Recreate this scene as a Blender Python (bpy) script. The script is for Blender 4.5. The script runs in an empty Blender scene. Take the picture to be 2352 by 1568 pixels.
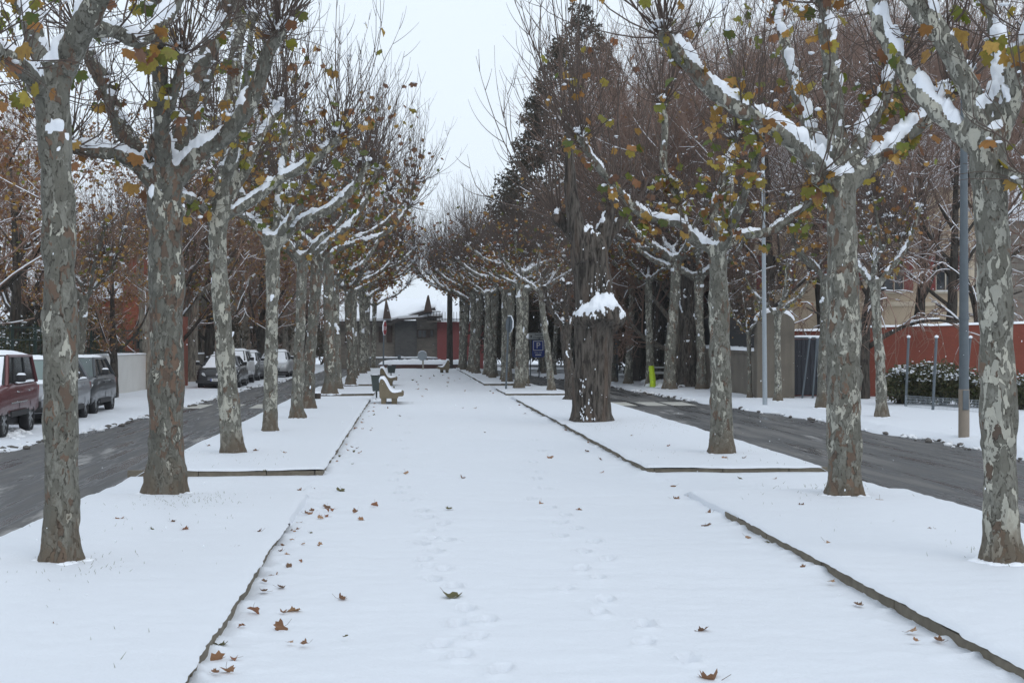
import bpy, bmesh, math, random
import numpy as np
from mathutils import Vector, Matrix

# ------------------------------------------------------------------ camera, sky, sun, exposure
SC = bpy.context.scene
COL = SC.collection
EYE = 1.95
F = 3400.0                      # focal length in pixels of a 2352 px wide frame
YAW = math.atan((1176 - 938) / F)
cam_d = bpy.data.cameras.new('camera')
cam_d.sensor_width = 36.0
cam_d.lens = 36.0 * F / 2352.0
cam_d.clip_start = 0.1
cam_d.clip_end = 3000
cam = bpy.data.objects.new('camera', cam_d)
COL.objects.link(cam)
cam.location = (0, 0, EYE)
cam.rotation_euler = (math.pi / 2, 0, -YAW)
SC.camera = cam

SUN_EL, SUN_AZ = math.radians(48), math.radians(150)
world = bpy.data.worlds.new("World")
SC.world = world
world.use_nodes = True
wn = world.node_tree
wn.nodes.clear()
_o = wn.nodes.new('ShaderNodeOutputWorld')
_b = wn.nodes.new('ShaderNodeBackground')
_s = wn.nodes.new('ShaderNodeTexSky')
_s.sky_type = 'NISHITA'
_s.sun_disc = False
_s.sun_elevation = SUN_EL
_s.sun_rotation = SUN_AZ
_s.air_density = 1.0
_s.dust_density = 4.0
_h = wn.nodes.new('ShaderNodeHueSaturation')
_h.inputs['Saturation'].default_value = 0.30
_m = wn.nodes.new('ShaderNodeMix')
_m.data_type = 'RGBA'
_m.inputs[0].default_value = 0.86          # the cloud layer hides most of the clear sky
_m.inputs[7].default_value = (9.1, 10.2, 11.4, 1)
wn.links.new(_s.outputs[0], _h.inputs['Color'])
wn.links.new(_h.outputs[0], _m.inputs[6])
wn.links.new(_m.outputs[2], _b.inputs['Color'])
_b.inputs['Strength'].default_value = 0.10
wn.links.new(_b.outputs[0], _o.inputs['Surface'])

sun_d = bpy.data.lights.new('sun', 'SUN')
sun_d.energy = 0.5
sun_d.angle = math.radians(35)
sun_d.color = (1.0, 0.97, 0.93)
sun = bpy.data.objects.new('sun', sun_d)
COL.objects.link(sun)
sun.rotation_euler = (math.pi / 2 - SUN_EL, 0, math.pi - SUN_AZ)

SC.view_settings.view_transform = 'Standard'
SC.view_settings.look = 'None'
SC.view_settings.gamma = 1.0
SC.view_settings.exposure = 0.08
SC.view_settings.use_curve_mapping = False
SC.cycles.max_bounces = 6
SC.cycles.diffuse_bounces = 3
SC.cycles.transparent_max_bounces = 6
SC.cycles.use_adaptive_sampling = True

# ------------------------------------------------------------------ helpers
R = np.random.default_rng(11)
CY, SY = math.cos(YAW), math.sin(YAW)

def ray(px, py):
    x, y = (px - 1176) / F, (784 - py) / F
    return np.array([x * CY + SY, CY - x * SY, y])

def gp(px, py, z=0.0):
    """ground point seen at a pixel of the 2352 x 1568 frame"""
    d = ray(px, py)
    t = (z - EYE) / d[2]
    return np.array([0, 0, EYE]) + d * t

def at(px, py, Y):
    d = ray(px, py)
    return np.array([0, 0, EYE]) + d * (Y / d[1])

def hashn(ix, iy, iz):
    n = (ix * 374761393 + iy * 668265263 + iz * 2147483647 * 0 + iz * 1274126177) & 0xffffffff
    n = ((n ^ (n >> 13)) * 1274126177) & 0xffffffff
    n = n ^ (n >> 16)
    return (n & 0xffff) / 65535.0

def vnoise(P):
    P = np.asarray(P, float)
    i = np.floor(P).astype(np.int64)
    f = P - i
    f = f * f * (3 - 2 * f)
    r = 0
    for dx in (0, 1):
        for dy in (0, 1):
            for dz in (0, 1):
                w = (f[..., 0] if dx else 1 - f[..., 0]) * (f[..., 1] if dy else 1 - f[..., 1]) * (f[..., 2] if dz else 1 - f[..., 2])
                r = r + w * hashn(i[..., 0] + dx, i[..., 1] + dy, i[..., 2] + dz)
    return r * 2 - 1

def fbm(P, o=3):
    P = np.asarray(P, float)
    a, s, r = 1.0, 1.0, 0
    for k in range(o):
        r = r + a * vnoise(P * s + 17.3 * k)
        a *= 0.5
        s *= 2.03
    return r

class MB:
    """collects geometry for one mesh object"""
    def __init__(s):
        s.v, s.f, s.m, s.c = [], [], [], []
        s.n = 0
        s.cur = 0
    def add(s, V, Fs, mi=None, col=None):
        V = np.asarray(V, float).reshape(-1, 3)
        s.v.append(V)
        mi = s.cur if mi is None else mi
        for f in Fs:
            s.f.append(tuple(int(i) + s.n for i in f))
        s.m.extend([mi] * len(Fs))
        s.c.append(np.tile(np.array([1, 1, 1, 1.0]) if col is None else np.array(col), (len(V), 1)) if col is None or np.ndim(col) == 1 else np.asarray(col))
        s.n += len(V)
        return s
    def box(s, x0, x1, y0, y1, z0, z1, mi=None):
        V = [(x0, y0, z0), (x1, y0, z0), (x1, y1, z0), (x0, y1, z0), (x0, y0, z1), (x1, y0, z1), (x1, y1, z1), (x0, y1, z1)]
        return s.add(V, [(0, 3, 2, 1), (4, 5, 6, 7), (0, 1, 5, 4), (1, 2, 6, 5), (2, 3, 7, 6), (3, 0, 4, 7)], mi)
    def bbox(s, x0, x1, y0, y1, z0, z1, b=0.02, mi=None):
        """box with chamfered edges"""
        bm = bmesh.new()
        bmesh.ops.create_cube(bm, size=1)
        for v in bm.verts:
            v.co = Vector(((x0 + x1) / 2 + v.co.x * (x1 - x0), (y0 + y1) / 2 + v.co.y * (y1 - y0), (z0 + z1) / 2 + v.co.z * (z1 - z0)))
        bmesh.ops.bevel(bm, geom=list(bm.edges), offset=b, segments=2, affect='EDGES', profile=0.6)
        bm.verts.index_update()
        s.add([v.co[:] for v in bm.verts], [[v.index for v in f.verts] for f in bm.faces], mi)
        bm.free()
        return s
    def bar(s, a, b, w, h, mi=None, up=(0, 0, 1)):
        a, b = np.array(a, float), np.array(b, float)
        t = b - a
        t /= np.linalg.norm(t)
        u = np.array(up, float)
        if abs(t @ u) > 0.95:
            u = np.array([0, 1.0, 0])
        x = np.cross(t, u); x /= np.linalg.norm(x)
        y = np.cross(x, t)
        V = []
        for p in (a, b):
            for i, j in ((-1, -1), (1, -1), (1, 1), (-1, 1)):
                V.append(p + x * i * w / 2 + y * j * h / 2)
        return s.add(V, [(3, 2, 1, 0), (4, 5, 6, 7), (0, 1, 5, 4), (1, 2, 6, 5), (2, 3, 7, 6), (3, 0, 4, 7)], mi)
    def tube(s, pts, rad, sides=8, mi=None, wob=0.0, seed=0, caps=True):
        V, Fs = tube(pts, rad, sides, wob, seed, caps)
        return s.add(V, Fs, mi)
    def disc_y(s, c, r, t, n=20, mi=None, axis='x', r2=None):
        """a short cylinder along an axis"""
        c = np.array(c, float)
        d = {'x': np.array([1., 0, 0]), 'y': np.array([0, 1., 0]), 'z': np.array([0, 0, 1.])}[axis]
        return s.tube([c - d * t / 2, c + d * t / 2], [r, r if r2 is None else r2], n, mi)
    def blob(s, c, r, sub=1, mi=None, seed=0, rough=0.2):
        V, Fs = ico(sub)
        V = V * (1 + rough * vnoise(V * 1.7 + seed * 3.1))[:, None]
        return s.add(V * np.array(r) + np.array(c), Fs, mi)
    def prism(s, poly, h0, h1, axis='z', mi=None):
        """closed polygon pushed along an axis; poly in the other two axes (in x,y,z order)"""
        n = len(poly)
        V = []
        for h in (h0, h1):
            for a, b in poly:
                V.append({'z': (a, b, h), 'y': (a, h, b), 'x': (h, a, b)}[axis])
        Fs = [tuple(range(n)), tuple(range(2 * n - 1, n - 1, -1))]
        Fs += [(i, n + i, n + (i + 1) % n, (i + 1) % n) for i in range(n)]
        return s.add(V, Fs, mi)
    def pillow(s, c00, c10, c11, c01, t, n=9, m=9, seed=0, rag=0.0, nrm=None, p=6, mi=None):
        """a layer of snow on a four-cornered surface, thickest inside, thin at a ragged rim"""
        c00, c10, c11, c01 = [np.array(c, float) for c in (c00, c10, c11, c01)]
        N = np.cross(c10 - c00, c01 - c00); N /= np.linalg.norm(N)
        if nrm is not None:
            N = np.array(nrm, float)
        elif N[2] < 0:
            N = -N
        u = np.linspace(0, 1, n)[:, None, None]; v = np.linspace(0, 1, m)[None, :, None]
        P = c00 * (1 - u) * (1 - v) + c10 * u * (1 - v) + c11 * u * v + c01 * (1 - u) * v
        if rag:
            cen = (c00 + c10 + c11 + c01) / 4
            e = ((np.abs(2 * u - 1) > .99) | (np.abs(2 * v - 1) > .99)).astype(float)
            P = P + (cen - P) * e * rag * (vnoise(P * 9 + seed) * .5 + .5)[..., None]
        prof = (1 - np.abs(2 * u - 1) ** p) * (1 - np.abs(2 * v - 1) ** p)
        T = prof[..., 0] ** .5 * t * (1 + .35 * vnoise(P * 4 + seed))
        Q = P + N * T[..., None]
        V = Q.reshape(-1, 3)
        Fs = [(i * m + j, (i + 1) * m + j, (i + 1) * m + j + 1, i * m + j + 1) for i in range(n - 1) for j in range(m - 1)]
        return s.add(V, Fs, mi)
    def build(s, name, mats, parent=None, smooth=True, loc=None, colattr=False):
        me = bpy.data.meshes.new(name)
        V = np.concatenate(s.v) if s.v else np.zeros((0, 3))
        me.from_pydata(V.tolist(), [], s.f)
        if not isinstance(mats, (list, tuple)):
            mats = [mats]
        for m in mats:
            me.materials.append(m)
        if len(mats) > 1:
            me.polygons.foreach_set('material_index', np.array(s.m, np.int32))
        if smooth:
            me.polygons.foreach_set('use_smooth', np.ones(len(me.polygons), bool))
        if colattr:
            a = me.color_attributes.new('col', 'FLOAT_COLOR', 'POINT')
            a.data.foreach_set('color', np.concatenate(s.c).astype(np.float32).ravel())
        me.update()
        if smooth and smooth != 'all':
            try:
                me.set_sharp_from_angle(angle=math.radians(42))
            except Exception:
                pass
        return link(name, me, parent, loc)

def link(name, data, parent=None, loc=None):
    o = bpy.data.objects.new(name, data)
    COL.objects.link(o)
    if parent is not None:
        o.parent = parent
    if loc is not None:
        o.location = loc
    return o

def tag(o, label=None, cat=None, group=None, kind=None):
    if label: o['label'] = label
    if cat: o['category'] = cat
    if group: o['group'] = group
    if kind: o['kind'] = kind
    return o

def thing(name, label, cat, loc=(0, 0, 0), rz=0.0, group=None):
    o = link(name, None)
    o.location = loc
    o.rotation_euler = (0, 0, rz)
    o.empty_display_size = 0.2
    return tag(o, label, cat, group)

CH = {}
def copy_tree(o, parent=None):
    c = o.copy()
    COL.objects.link(c)
    if parent is not None:
        c.parent = parent
    for ch in o.children:
        copy_tree(ch, c)
    return c

_ICO = {}
def ico(sub):
    if sub not in _ICO:
        bm = bmesh.new()
        bmesh.ops.create_icosphere(bm, subdivisions=sub, radius=1)
        bm.verts.index_update()
        _ICO[sub] = (np.array([v.co[:] for v in bm.verts]), [[v.index for v in f.verts] for f in bm.faces])
        bm.free()
    return _ICO[sub]

def frames(P):
    T = np.gradient(P, axis=-2)
    T /= np.linalg.norm(T, axis=-1, keepdims=True) + 1e-9
    ref = np.where(np.abs(T[..., 0:1, 2:3]) > 0.9, np.array([1.0, 0, 0]), np.array([0, 0, 1.0]))
    ref = np.broadcast_to(ref, T.shape)
    X = np.cross(T, ref); X /= np.linalg.norm(X, axis=-1, keepdims=True) + 1e-9
    Yv = np.cross(X, T)
    return T, X, Yv

def tube(pts, rad, sides=8, wob=0.0, seed=0, caps=True):
    P = np.array(pts, float); r = np.array(rad, float)
    n = len(P)
    T = np.gradient(P, axis=0); T /= np.linalg.norm(T, axis=1, keepdims=True) + 1e-9
    x = np.cross(T[0], [0, 0, 1.0] if abs(T[0][2]) < .9 else [1.0, 0, 0]); x /= np.linalg.norm(x)
    a = np.arange(sides) * 2 * math.pi / sides
    V = np.zeros((n, sides, 3))
    for i in range(n):
        x = x - T[i] * (x @ T[i]); x /= np.linalg.norm(x)
        y = np.cross(T[i], x)
        V[i] = P[i] + r[i] * (np.cos(a)[:, None] * x + np.sin(a)[:, None] * y)
    if wob:
        D = V - P[:, None, :]
        V = P[:, None, :] + D * (1 + wob * fbm(V * 3.0 + seed * 5.7, 2))[..., None]
    Fs = []
    for i in range(n - 1):
        for j in range(sides):
            k = (j + 1) % sides
            Fs.append((i * sides + j, i * sides + k, (i + 1) * sides + k, (i + 1) * sides + j))
    if caps:
        Fs.append(tuple(range(sides - 1, -1, -1)))
        Fs.append(tuple((n - 1) * sides + j for j in range(sides)))
    return V.reshape(-1, 3), Fs

def twigs(mb, P, r0, r1, sides=3, mi=None):
    """many thin shoots at once: P is (M, K, 3); r0, r1 their radii at foot and tip"""
    P = np.asarray(P, float)
    M, K, _ = P.shape
    T, X, Yv = frames(P)
    r = np.asarray(r0).reshape(-1, 1) * (1 - np.linspace(0, 1, K)) + np.asarray(r1).reshape(-1, 1) * np.linspace(0, 1, K)
    r = np.broadcast_to(r, (M, K))
    a = np.arange(sides) * 2 * math.pi / sides
    V = P[:, :, None, :] + r[..., None, None] * (np.cos(a)[:, None] * X[:, :, None, :] + np.sin(a)[:, None] * Yv[:, :, None, :])
    base = np.arange(M)[:, None, None] * K * sides
    i = np.arange(K - 1)[None, :, None] * sides
    j = np.arange(sides)[None, None, :]
    k = (j + 1) % sides
    Q = np.stack(np.broadcast_arrays(base + i + j, base + i + k, base + i + sides + k, base + i + sides + j), -1).reshape(-1, 4)
    mb.add(V.reshape(-1, 3), Q.tolist(), mi)

def smooth_path(pts, n):
    """Catmull-Rom through rows of any width"""
    P = np.array(pts, float)
    if len(P) == 2:
        t = np.linspace(0, 1, n)[:, None]
        return P[0] * (1 - t) + P[1] * t
    Q = np.vstack([2 * P[0] - P[1], P, 2 * P[-1] - P[-2]])
    out = []
    m = len(P) - 1
    for s in np.linspace(0, m, n):
        i = min(int(s), m - 1)
        t = s - i
        p0, p1, p2, p3 = Q[i:i + 4]
        out.append(.5 * ((2 * p1) + (-p0 + p2) * t + (2 * p0 - 5 * p1 + 4 * p2 - p3) * t * t + (-p0 + 3 * p1 - 3 * p2 + p3) * t ** 3))
    return np.array(out)

# ------------------------------------------------------------------ materials
class NT:
    def __init__(s, name):
        s.m = bpy.data.materials.new(name)
        s.m.use_nodes = True
        s.t = s.m.node_tree
        s.t.nodes.clear()
        s.out = s.t.nodes.new('ShaderNodeOutputMaterial')
        s.p = s.n('ShaderNodeBsdfPrincipled')
        s.l(s.p.outputs[0], s.out.inputs['Surface'])
    def n(s, typ, inp=None, **kw):
        nd = s.t.nodes.new(typ)
        for k, v in kw.items():
            setattr(nd, k, v)
        for k, v in (inp or {}).items():
            s.set(nd.inputs[k], v)
        return nd
    def set(s, sock, v):
        if isinstance(v, bpy.types.NodeSocket):
            s.l(v, sock)
        elif isinstance(v, bpy.types.Node):
            s.l(v.outputs[0], sock)
        else:
            if isinstance(v, tuple) and len(v) == 3 and sock.type == 'RGBA':
                v = v + (1,)
            sock.default_value = v
    def l(s, a, b):
        s.t.links.new(a, b)
    def P(s, **kw):
        for k, v in kw.items():
            s.set(s.p.inputs[k.replace('_', ' ')], v)
    def coord(s, scale=(1, 1, 1), rand=False, which='Object'):
        c = s.n('ShaderNodeTexCoord')
        v = c.outputs[which]
        if rand:
            oi = s.n('ShaderNodeObjectInfo')
            mm = s.n('ShaderNodeMath', {0: oi.outputs['Random'], 1: 37.0}, operation='MULTIPLY')
            v = s.n('ShaderNodeVectorMath', {0: v, 1: mm.outputs[0]}, operation='ADD').outputs[0]
        mp = s.n('ShaderNodeMapping', {'Vector': v, 'Scale': scale})
        return mp.outputs[0]
    def noise(s, vec, scale, detail=3, rough=.5, dist=0.0):
        return s.n('ShaderNodeTexNoise', {'Vector': vec, 'Scale': scale, 'Detail': detail, 'Roughness': rough, 'Distortion': dist}).outputs['Fac']
    def step(s, v, a, b):
        return s.n('ShaderNodeMapRange', {'Value': v, 'From Min': a, 'From Max': b}, interpolation_type='SMOOTHSTEP').outputs[0]
    def mix(s, f, a, b, blend='MIX'):
        nd = s.n('ShaderNodeMix', data_type='RGBA', blend_type=blend)
        s.set(nd.inputs[0], f); s.set(nd.inputs[6], a); s.set(nd.inputs[7], b)
        return nd.outputs[2]
    def math(s, op, a, b=0.0):
        return s.n('ShaderNodeMath', {0: a, 1: b}, operation=op).outputs[0]
    def bump(s, h, strength=.4, dist=.02, normal=None):
        nd = s.n('ShaderNodeBump', {'Height': h, 'Strength': strength, 'Distance': dist})
        if normal is not None:
            s.l(normal, nd.inputs['Normal'])
        s.l(nd.outputs[0], s.p.inputs['Normal'])
        return nd.outputs[0]

def simple(name, col, rough=.6, metal=0.0, var=0.0, vs=8.0, bump=0.0, spec=None):
    k = NT(name)
    k.P(Roughness=rough, Metallic=metal)
    if spec is not None:
        k.p.inputs['Specular IOR Level'].default_value = spec
    if var or bump:
        n = k.noise(k.coord(), vs, 4, .6)
        c2 = tuple(x * (1 - var) for x in col); c1 = tuple(min(1, x * (1 + var)) for x in col)
        k.P(Base_Color=k.mix(n, c2, c1))
        if bump:
            k.bump(n, bump, .02)
    else:
        k.P(Base_Color=col)
    return k.m

def plane_bark(name, pale, rust, dark=.95):
    """mottled plane-tree bark: olive grey plates, pale new bark, rusty flakes"""
    k = NT(name)
    v = k.coord((1, 1, .5), rand=True)
    wv = k.n('ShaderNodeTexNoise', {'Vector': v, 'Scale': 12.0, 'Detail': 3.0}).outputs['Color']
    dv = k.n('ShaderNodeVectorMath', {0: wv, 1: (.5, .5, .5)}, operation='SUBTRACT').outputs[0]
    dv = k.n('ShaderNodeVectorMath', {0: dv, 'Scale': .20}, operation='SCALE').outputs[0]
    v2 = k.n('ShaderNodeVectorMath', {0: v, 1: dv}, operation='ADD').outputs[0]
    vor = k.n('ShaderNodeTexVoronoi', {'Vector': v2, 'Scale': 14.0, 'Randomness': 1.0})
    cell = k.n('ShaderNodeSeparateColor', {0: vor.outputs['Color']})
    big = k.noise(v2, 4.6, 4, .6)
    fine = k.noise(v2, 22, 4, .65)
    edge = k.n('ShaderNodeTexVoronoi', {'Vector': v2, 'Scale': 14.0}, feature='DISTANCE_TO_EDGE').outputs['Distance']
    olive = k.mix(k.step(cell.outputs[1], .2, .8), (.150 * dark, .146 * dark, .122 * dark), (.235 * dark, .230 * dark, .198 * dark))
    olive = k.mix(k.step(fine, .35, .7), olive, (.120 * dark, .114 * dark, .094 * dark))
    # patches where the plate has dropped
    s1 = k.math('ADD', k.math('MULTIPLY', big, .72), k.math('MULTIPLY', cell.outputs[0], .38))
    mpale = k.step(s1, .69 - pale, .70 - pale)
    cpale = k.mix(cell.outputs[2], (.46, .445, .375), (.31, .305, .265))
    c = k.mix(mpale, olive, cpale)
    n2 = k.noise(k.n('ShaderNodeVectorMath', {0: v2, 1: (7.1, 3.3, 9.2)}, operation='ADD').outputs[0], 6.0, 4, .6)
    s2 = k.math('ADD', k.math('MULTIPLY', n2, .72), k.math('MULTIPLY', cell.outputs[2], .38))
    mr = k.step(s2, .72 - rust, .73 - rust)
    crust = k.mix(cell.outputs[0], (.165, .110, .078), (.100, .075, .058))
    c = k.mix(mr, c, crust)
    # dark curled plate edges and pock marks
    ln = k.math('MULTIPLY', k.step(edge, .05, .0), k.step(fine, .47, .60))
    c = k.mix(k.math('MULTIPLY', ln, .7), c, (.045, .038, .03))
    pock = k.n('ShaderNodeTexVoronoi', {'Vector': v2, 'Scale': 16.0}).outputs['Distance']
    c = k.mix(k.math('MULTIPLY', k.step(pock, .20, .15), .85), c, (.05, .043, .034))
    # wet, mossy brown foot
    g = k.n('ShaderNodeTexCoord').outputs['Object']
    z = k.n('ShaderNodeSeparateXYZ', {0: g}).outputs[2]
    foot = k.step(k.math('ADD', z, k.math('MULTIPLY', k.math('SUBTRACT', big, .5), -1.3)), .55, .0)
    c = k.mix(k.math('MULTIPLY', foot, .8), c, k.mix(fine, (.07, .055, .04), (.17, .13, .09)))
    k.P(Base_Color=c, Roughness=.82)
    k.p.inputs['Specular IOR Level'].default_value = .25
    h = k.math('ADD', k.math('MULTIPLY', mpale, -.6), k.math('MULTIPLY', fine, .5))
    h = k.math('ADD', h, k.math('MULTIPLY', ln, -.6))
    k.bump(h, .9, .022)
    return k.m

def ridged_bark(name, a, b, s=1.0):
    k = NT(name)
    v = k.coord((1, 1, .16), rand=True)
    n = k.noise(v, 16 * s, 5, .65, .6)
    n2 = k.noise(v, 5 * s, 2)
    c = k.mix(k.step(n, .36, .62), b, a)
    c = k.mix(k.math('MULTIPLY', k.step(n2, .5, .75), .5), c, (a[0] * 1.25, a[1] * .95, a[2] * .8))
    k.P(Base_Color=c, Roughness=.9)
    k.p.inputs['Specular IOR Level'].default_value = .2
    k.bump(n, .9, .03)
    return k.m

def snow_mat(name, col=(.82, .85, .90), scale=30, strength=.25, dirt=0.0):
    k = NT(name)
    v = k.coord()
    n = k.noise(v, scale, 5, .65)
    n2 = k.noise(v, scale * .12, 3, .5)
    c = k.mix(n2, tuple(x * .975 for x in col), col)
    if dirt:
        n3 = k.noise(v, 3.5, 5, .7)
        c = k.mix(k.math('MULTIPLY', k.step(n3, .52, .72), dirt), c, (.30, .27, .24))
    k.P(Base_Color=c, Roughness=.55)
    k.p.inputs['Specular IOR Level'].default_value = .3
    k.p.inputs['Sheen Weight'].default_value = .05
    k.bump(k.math('ADD', n, k.math('MULTIPLY', n2, 1.5)), strength, .01)
    return k.m

def leaf_mat(name):
    k = NT(name)
    a = k.n('ShaderNodeAttribute', attribute_name='col')
    n = k.noise(k.coord(), 22, 3, .6)
    c = k.mix(k.step(n, .35, .75), a.outputs['Color'], k.mix(.45, a.outputs['Color'], (.16, .085, .03)))
    k.P(Base_Color=c, Roughness=.55)
    tr = k.n('ShaderNodeBsdfTranslucent', {'Color': c})
    mx = k.n('ShaderNodeMixShader', {0: .35})
    k.l(k.p.outputs[0], mx.inputs[1]); k.l(tr.outputs[0], mx.inputs[2])
    k.l(mx.outputs[0], k.out.inputs['Surface'])
    return k.m

M = {}
M['bark'] = plane_bark('plane bark mottled', .025, .03)
M['bark_grey'] = plane_bark('plane bark grey', -.03, .02, .92)
M['bark_brown'] = plane_bark('plane bark brown flakes', -.01, .085, .78)
M['bark_pale'] = plane_bark('plane bark pale', .085, -.02)
M['poplar'] = ridged_bark('poplar bark', (.112, .098, .084), (.026, .022, .019))
M['darkbark'] = ridged_bark('dark wet bark', (.075, .066, .056), (.022, .019, .016))
M['greybark'] = ridged_bark('grey ridged bark', (.27, .245, .205), (.10, .088, .074))
M['twig'] = simple('twig bark', (.092, .066, .053), .8, var=.35, vs=3)
M['twig_red'] = simple('reddish twig bark', (.130, .080, .063), .8, var=.35, vs=3)
M['twig_wood'] = simple('brown wood twigs', (.240, .155, .118), .85, var=.35, vs=2)
M['leaf'] = leaf_mat('plane leaf')
M['snow'] = snow_mat('fresh snow')
M['snow_limb'] = snow_mat('snow on wood', (.86, .89, .94), 22, .35)
M['snow_dirty'] = snow_mat('trodden roadside snow', (.80, .82, .85), 14, .5, .55)
# ------------------------------------------------------------------ leaves and trees
HALF = [(0, 1.0), (.10, .80), (.20, .80), (.25, .60), (.50, .74), (.53, .54), (.68, .47), (.52, .24), (.60, .05), (.34, -.07), (.07, 0)]
LEAF2 = np.array(HALF + [(-x, y) for x, y in HALF[::-1] if x > 0])
SIMPLE = np.array([(0, 1.0), (.22, .6), (.6, .6), (.45, .1), (0, 0), (-.45, .1), (-.6, .6), (-.22, .6)])
CG = [(.150, .180, .022), (.225, .225, .030), (.30, .24, .035), (.085, .125, .020)]
CO = [(.36, .20, .045), (.30, .140, .036), (.42, .26, .06)]
CR = [(.215, .086, .036), (.14, .060, .030), (.26, .12, .055), (.19, .095, .06)]

def leaf_cols(n, mixw, rg):
    """base colours of n leaves; mixw = share of green, ochre, rust"""
    k = rg.choice(3, n, p=np.array(mixw) / sum(mixw))
    out = np.zeros((n, 4)); out[:, 3] = 1
    for i in range(n):
        s = (CG, CO, CR)[k[i]]
        out[i, :3] = np.array(s[rg.integers(len(s))]) * rg.uniform(.75, 1.25)
    return out

def add_leaves(mb, pos, size, cols, rg, simple=False, hang=.8, curl=.35):
    """hanging leaves: tip down, blades turned every way"""
    sh = SIMPLE if simple else LEAF2
    n, k = len(pos), len(sh)
    if n == 0:
        return
    a = rg.uniform(0, 2 * math.pi, n)
    tip = np.stack([np.cos(a), np.sin(a), np.zeros(n)], 1) * rg.uniform(.1, 1.1, n)[:, None] - np.array([0, 0, hang])
    tip /= np.linalg.norm(tip, axis=1, keepdims=True)
    rnd = rg.normal(size=(n, 3)); rnd[:, 2] *= .4
    side = np.cross(tip, rnd); side /= np.linalg.norm(side, axis=1, keepdims=True)
    nor = np.cross(side, tip)
    S = np.asarray(size).reshape(-1, 1, 1) * np.ones((n, 1, 1))
    x = sh[None, :, 0, None]; y = sh[None, :, 1, None]
    cu = rg.uniform(-1, 1, (n, 1, 1)) * curl
    cu2 = rg.uniform(-.8, .8, (n, 1, 1)) * curl
    z = cu * np.abs(x) + cu2 * (y - .3) ** 2 + .06 * np.sin(x * 9 + y * 7)
    V = pos[:, None, :] + S * (x * side[:, None, :] + y * tip[:, None, :] + z * nor[:, None, :])
    C = pos[:, None, :] + S * (.22 * tip[:, None, :])
    V = np.concatenate([V, C], 1)
    st = pos[:, None, :] - S * .45 * (tip[:, None, :] * .6 + nor[:, None, :] * .3) + 0
    V = V.reshape(-1, 3)
    b = np.arange(n)[:, None] * (k + 1)
    j = np.arange(k)[None, :]
    Fs = np.stack(np.broadcast_arrays(b + j, b + (j + 1) % k, b + k), -1).reshape(-1, 3)
    mb.add(V, Fs.tolist(), None, np.repeat(cols, k + 1, 0))

def remesh(mb, voxel, rough=0.0, rs=6.0, seed=0):
    """melts overlapping closed shapes into one continuous skin"""
    me = bpy.data.meshes.new('tmp')
    me.from_pydata(np.concatenate(mb.v).tolist(), [], mb.f)
    o = bpy.data.objects.new('tmp', me)
    COL.objects.link(o)
    md = o.modifiers.new('r', 'REMESH')
    md.mode = 'VOXEL'
    md.voxel_size = voxel
    sm = o.modifiers.new('s', 'SMOOTH')
    sm.iterations = 3
    sm.factor = .5
    dg = bpy.context.evaluated_depsgraph_get()
    e = o.evaluated_get(dg)
    m2 = bpy.data.meshes.new_from_object(e)
    bpy.data.objects.remove(o)
    bpy.data.meshes.remove(me)
    n = len(m2.vertices)
    V = np.zeros(n * 3); m2.vertices.foreach_get('co', V); V = V.reshape(-1, 3)
    if rough:
        N = np.zeros(n * 3); m2.vertices.foreach_get('normal', N); N = N.reshape(-1, 3)
        V = V + N * (rough * fbm(V * np.array([rs, rs, rs * .6]) + seed * 7.7, 3))[:, None]
        m2.vertices.foreach_set('co', V.ravel())
        m2.update()
    return m2

def mesh_arrays(me):
    n = len(me.vertices)
    V = np.zeros(n * 3); me.vertices.foreach_get('co', V)
    N = np.zeros(n * 3); me.vertices.foreach_get('normal', N)
    return V.reshape(-1, 3), N.reshape(-1, 3)

def snow_from(me, mb, zmin=1.2, thr=.42, amp=.28, t=.055, freq=5.0, seed=0, ok=None):
    """lays snow on the upward faces of a mesh: ragged rim, thick middle"""
    V, N = mesh_arrays(me)
    s = N[:, 2] + amp * fbm(V * freq + seed, 3) > thr
    s &= V[:, 2] > zmin
    if ok is not None:
        s &= ok(V)
    fs = [tuple(p.vertices) for p in me.polygons if all(s[i] for i in p.vertices)]
    if not fs:
        return
    cnt = {}
    for f in fs:
        for i in range(len(f)):
            e = (f[i], f[(i + 1) % len(f)])
            e = e if e[0] < e[1] else (e[1], e[0])
            cnt[e] = cnt.get(e, 0) + 1
    used = sorted({i for f in fs for i in f})
    lev = {i: 99 for i in used}
    for (a, b), c in cnt.items():
        if c == 1:
            lev[a] = lev[b] = 0
    for L in (1, 2, 3):
        for (a, b) in cnt:
            if lev[a] == L - 1 and lev[b] > L: lev[b] = L
            elif lev[b] == L - 1 and lev[a] > L: lev[a] = L
    idx = {i: k for k, i in enumerate(used)}
    w = np.array([[-.12, .62, .9, 1.0][min(lev[i], 3)] for i in used])
    U = np.array(used)
    D = N[U] * .45 + np.array([0, 0, .65])
    nz = 1 + .6 * fbm(V[U] * 11 + seed, 3)
    mb.add(V[U] + D * (w * t * nz)[:, None], [[idx[i] for i in f] for f in fs])

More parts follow.
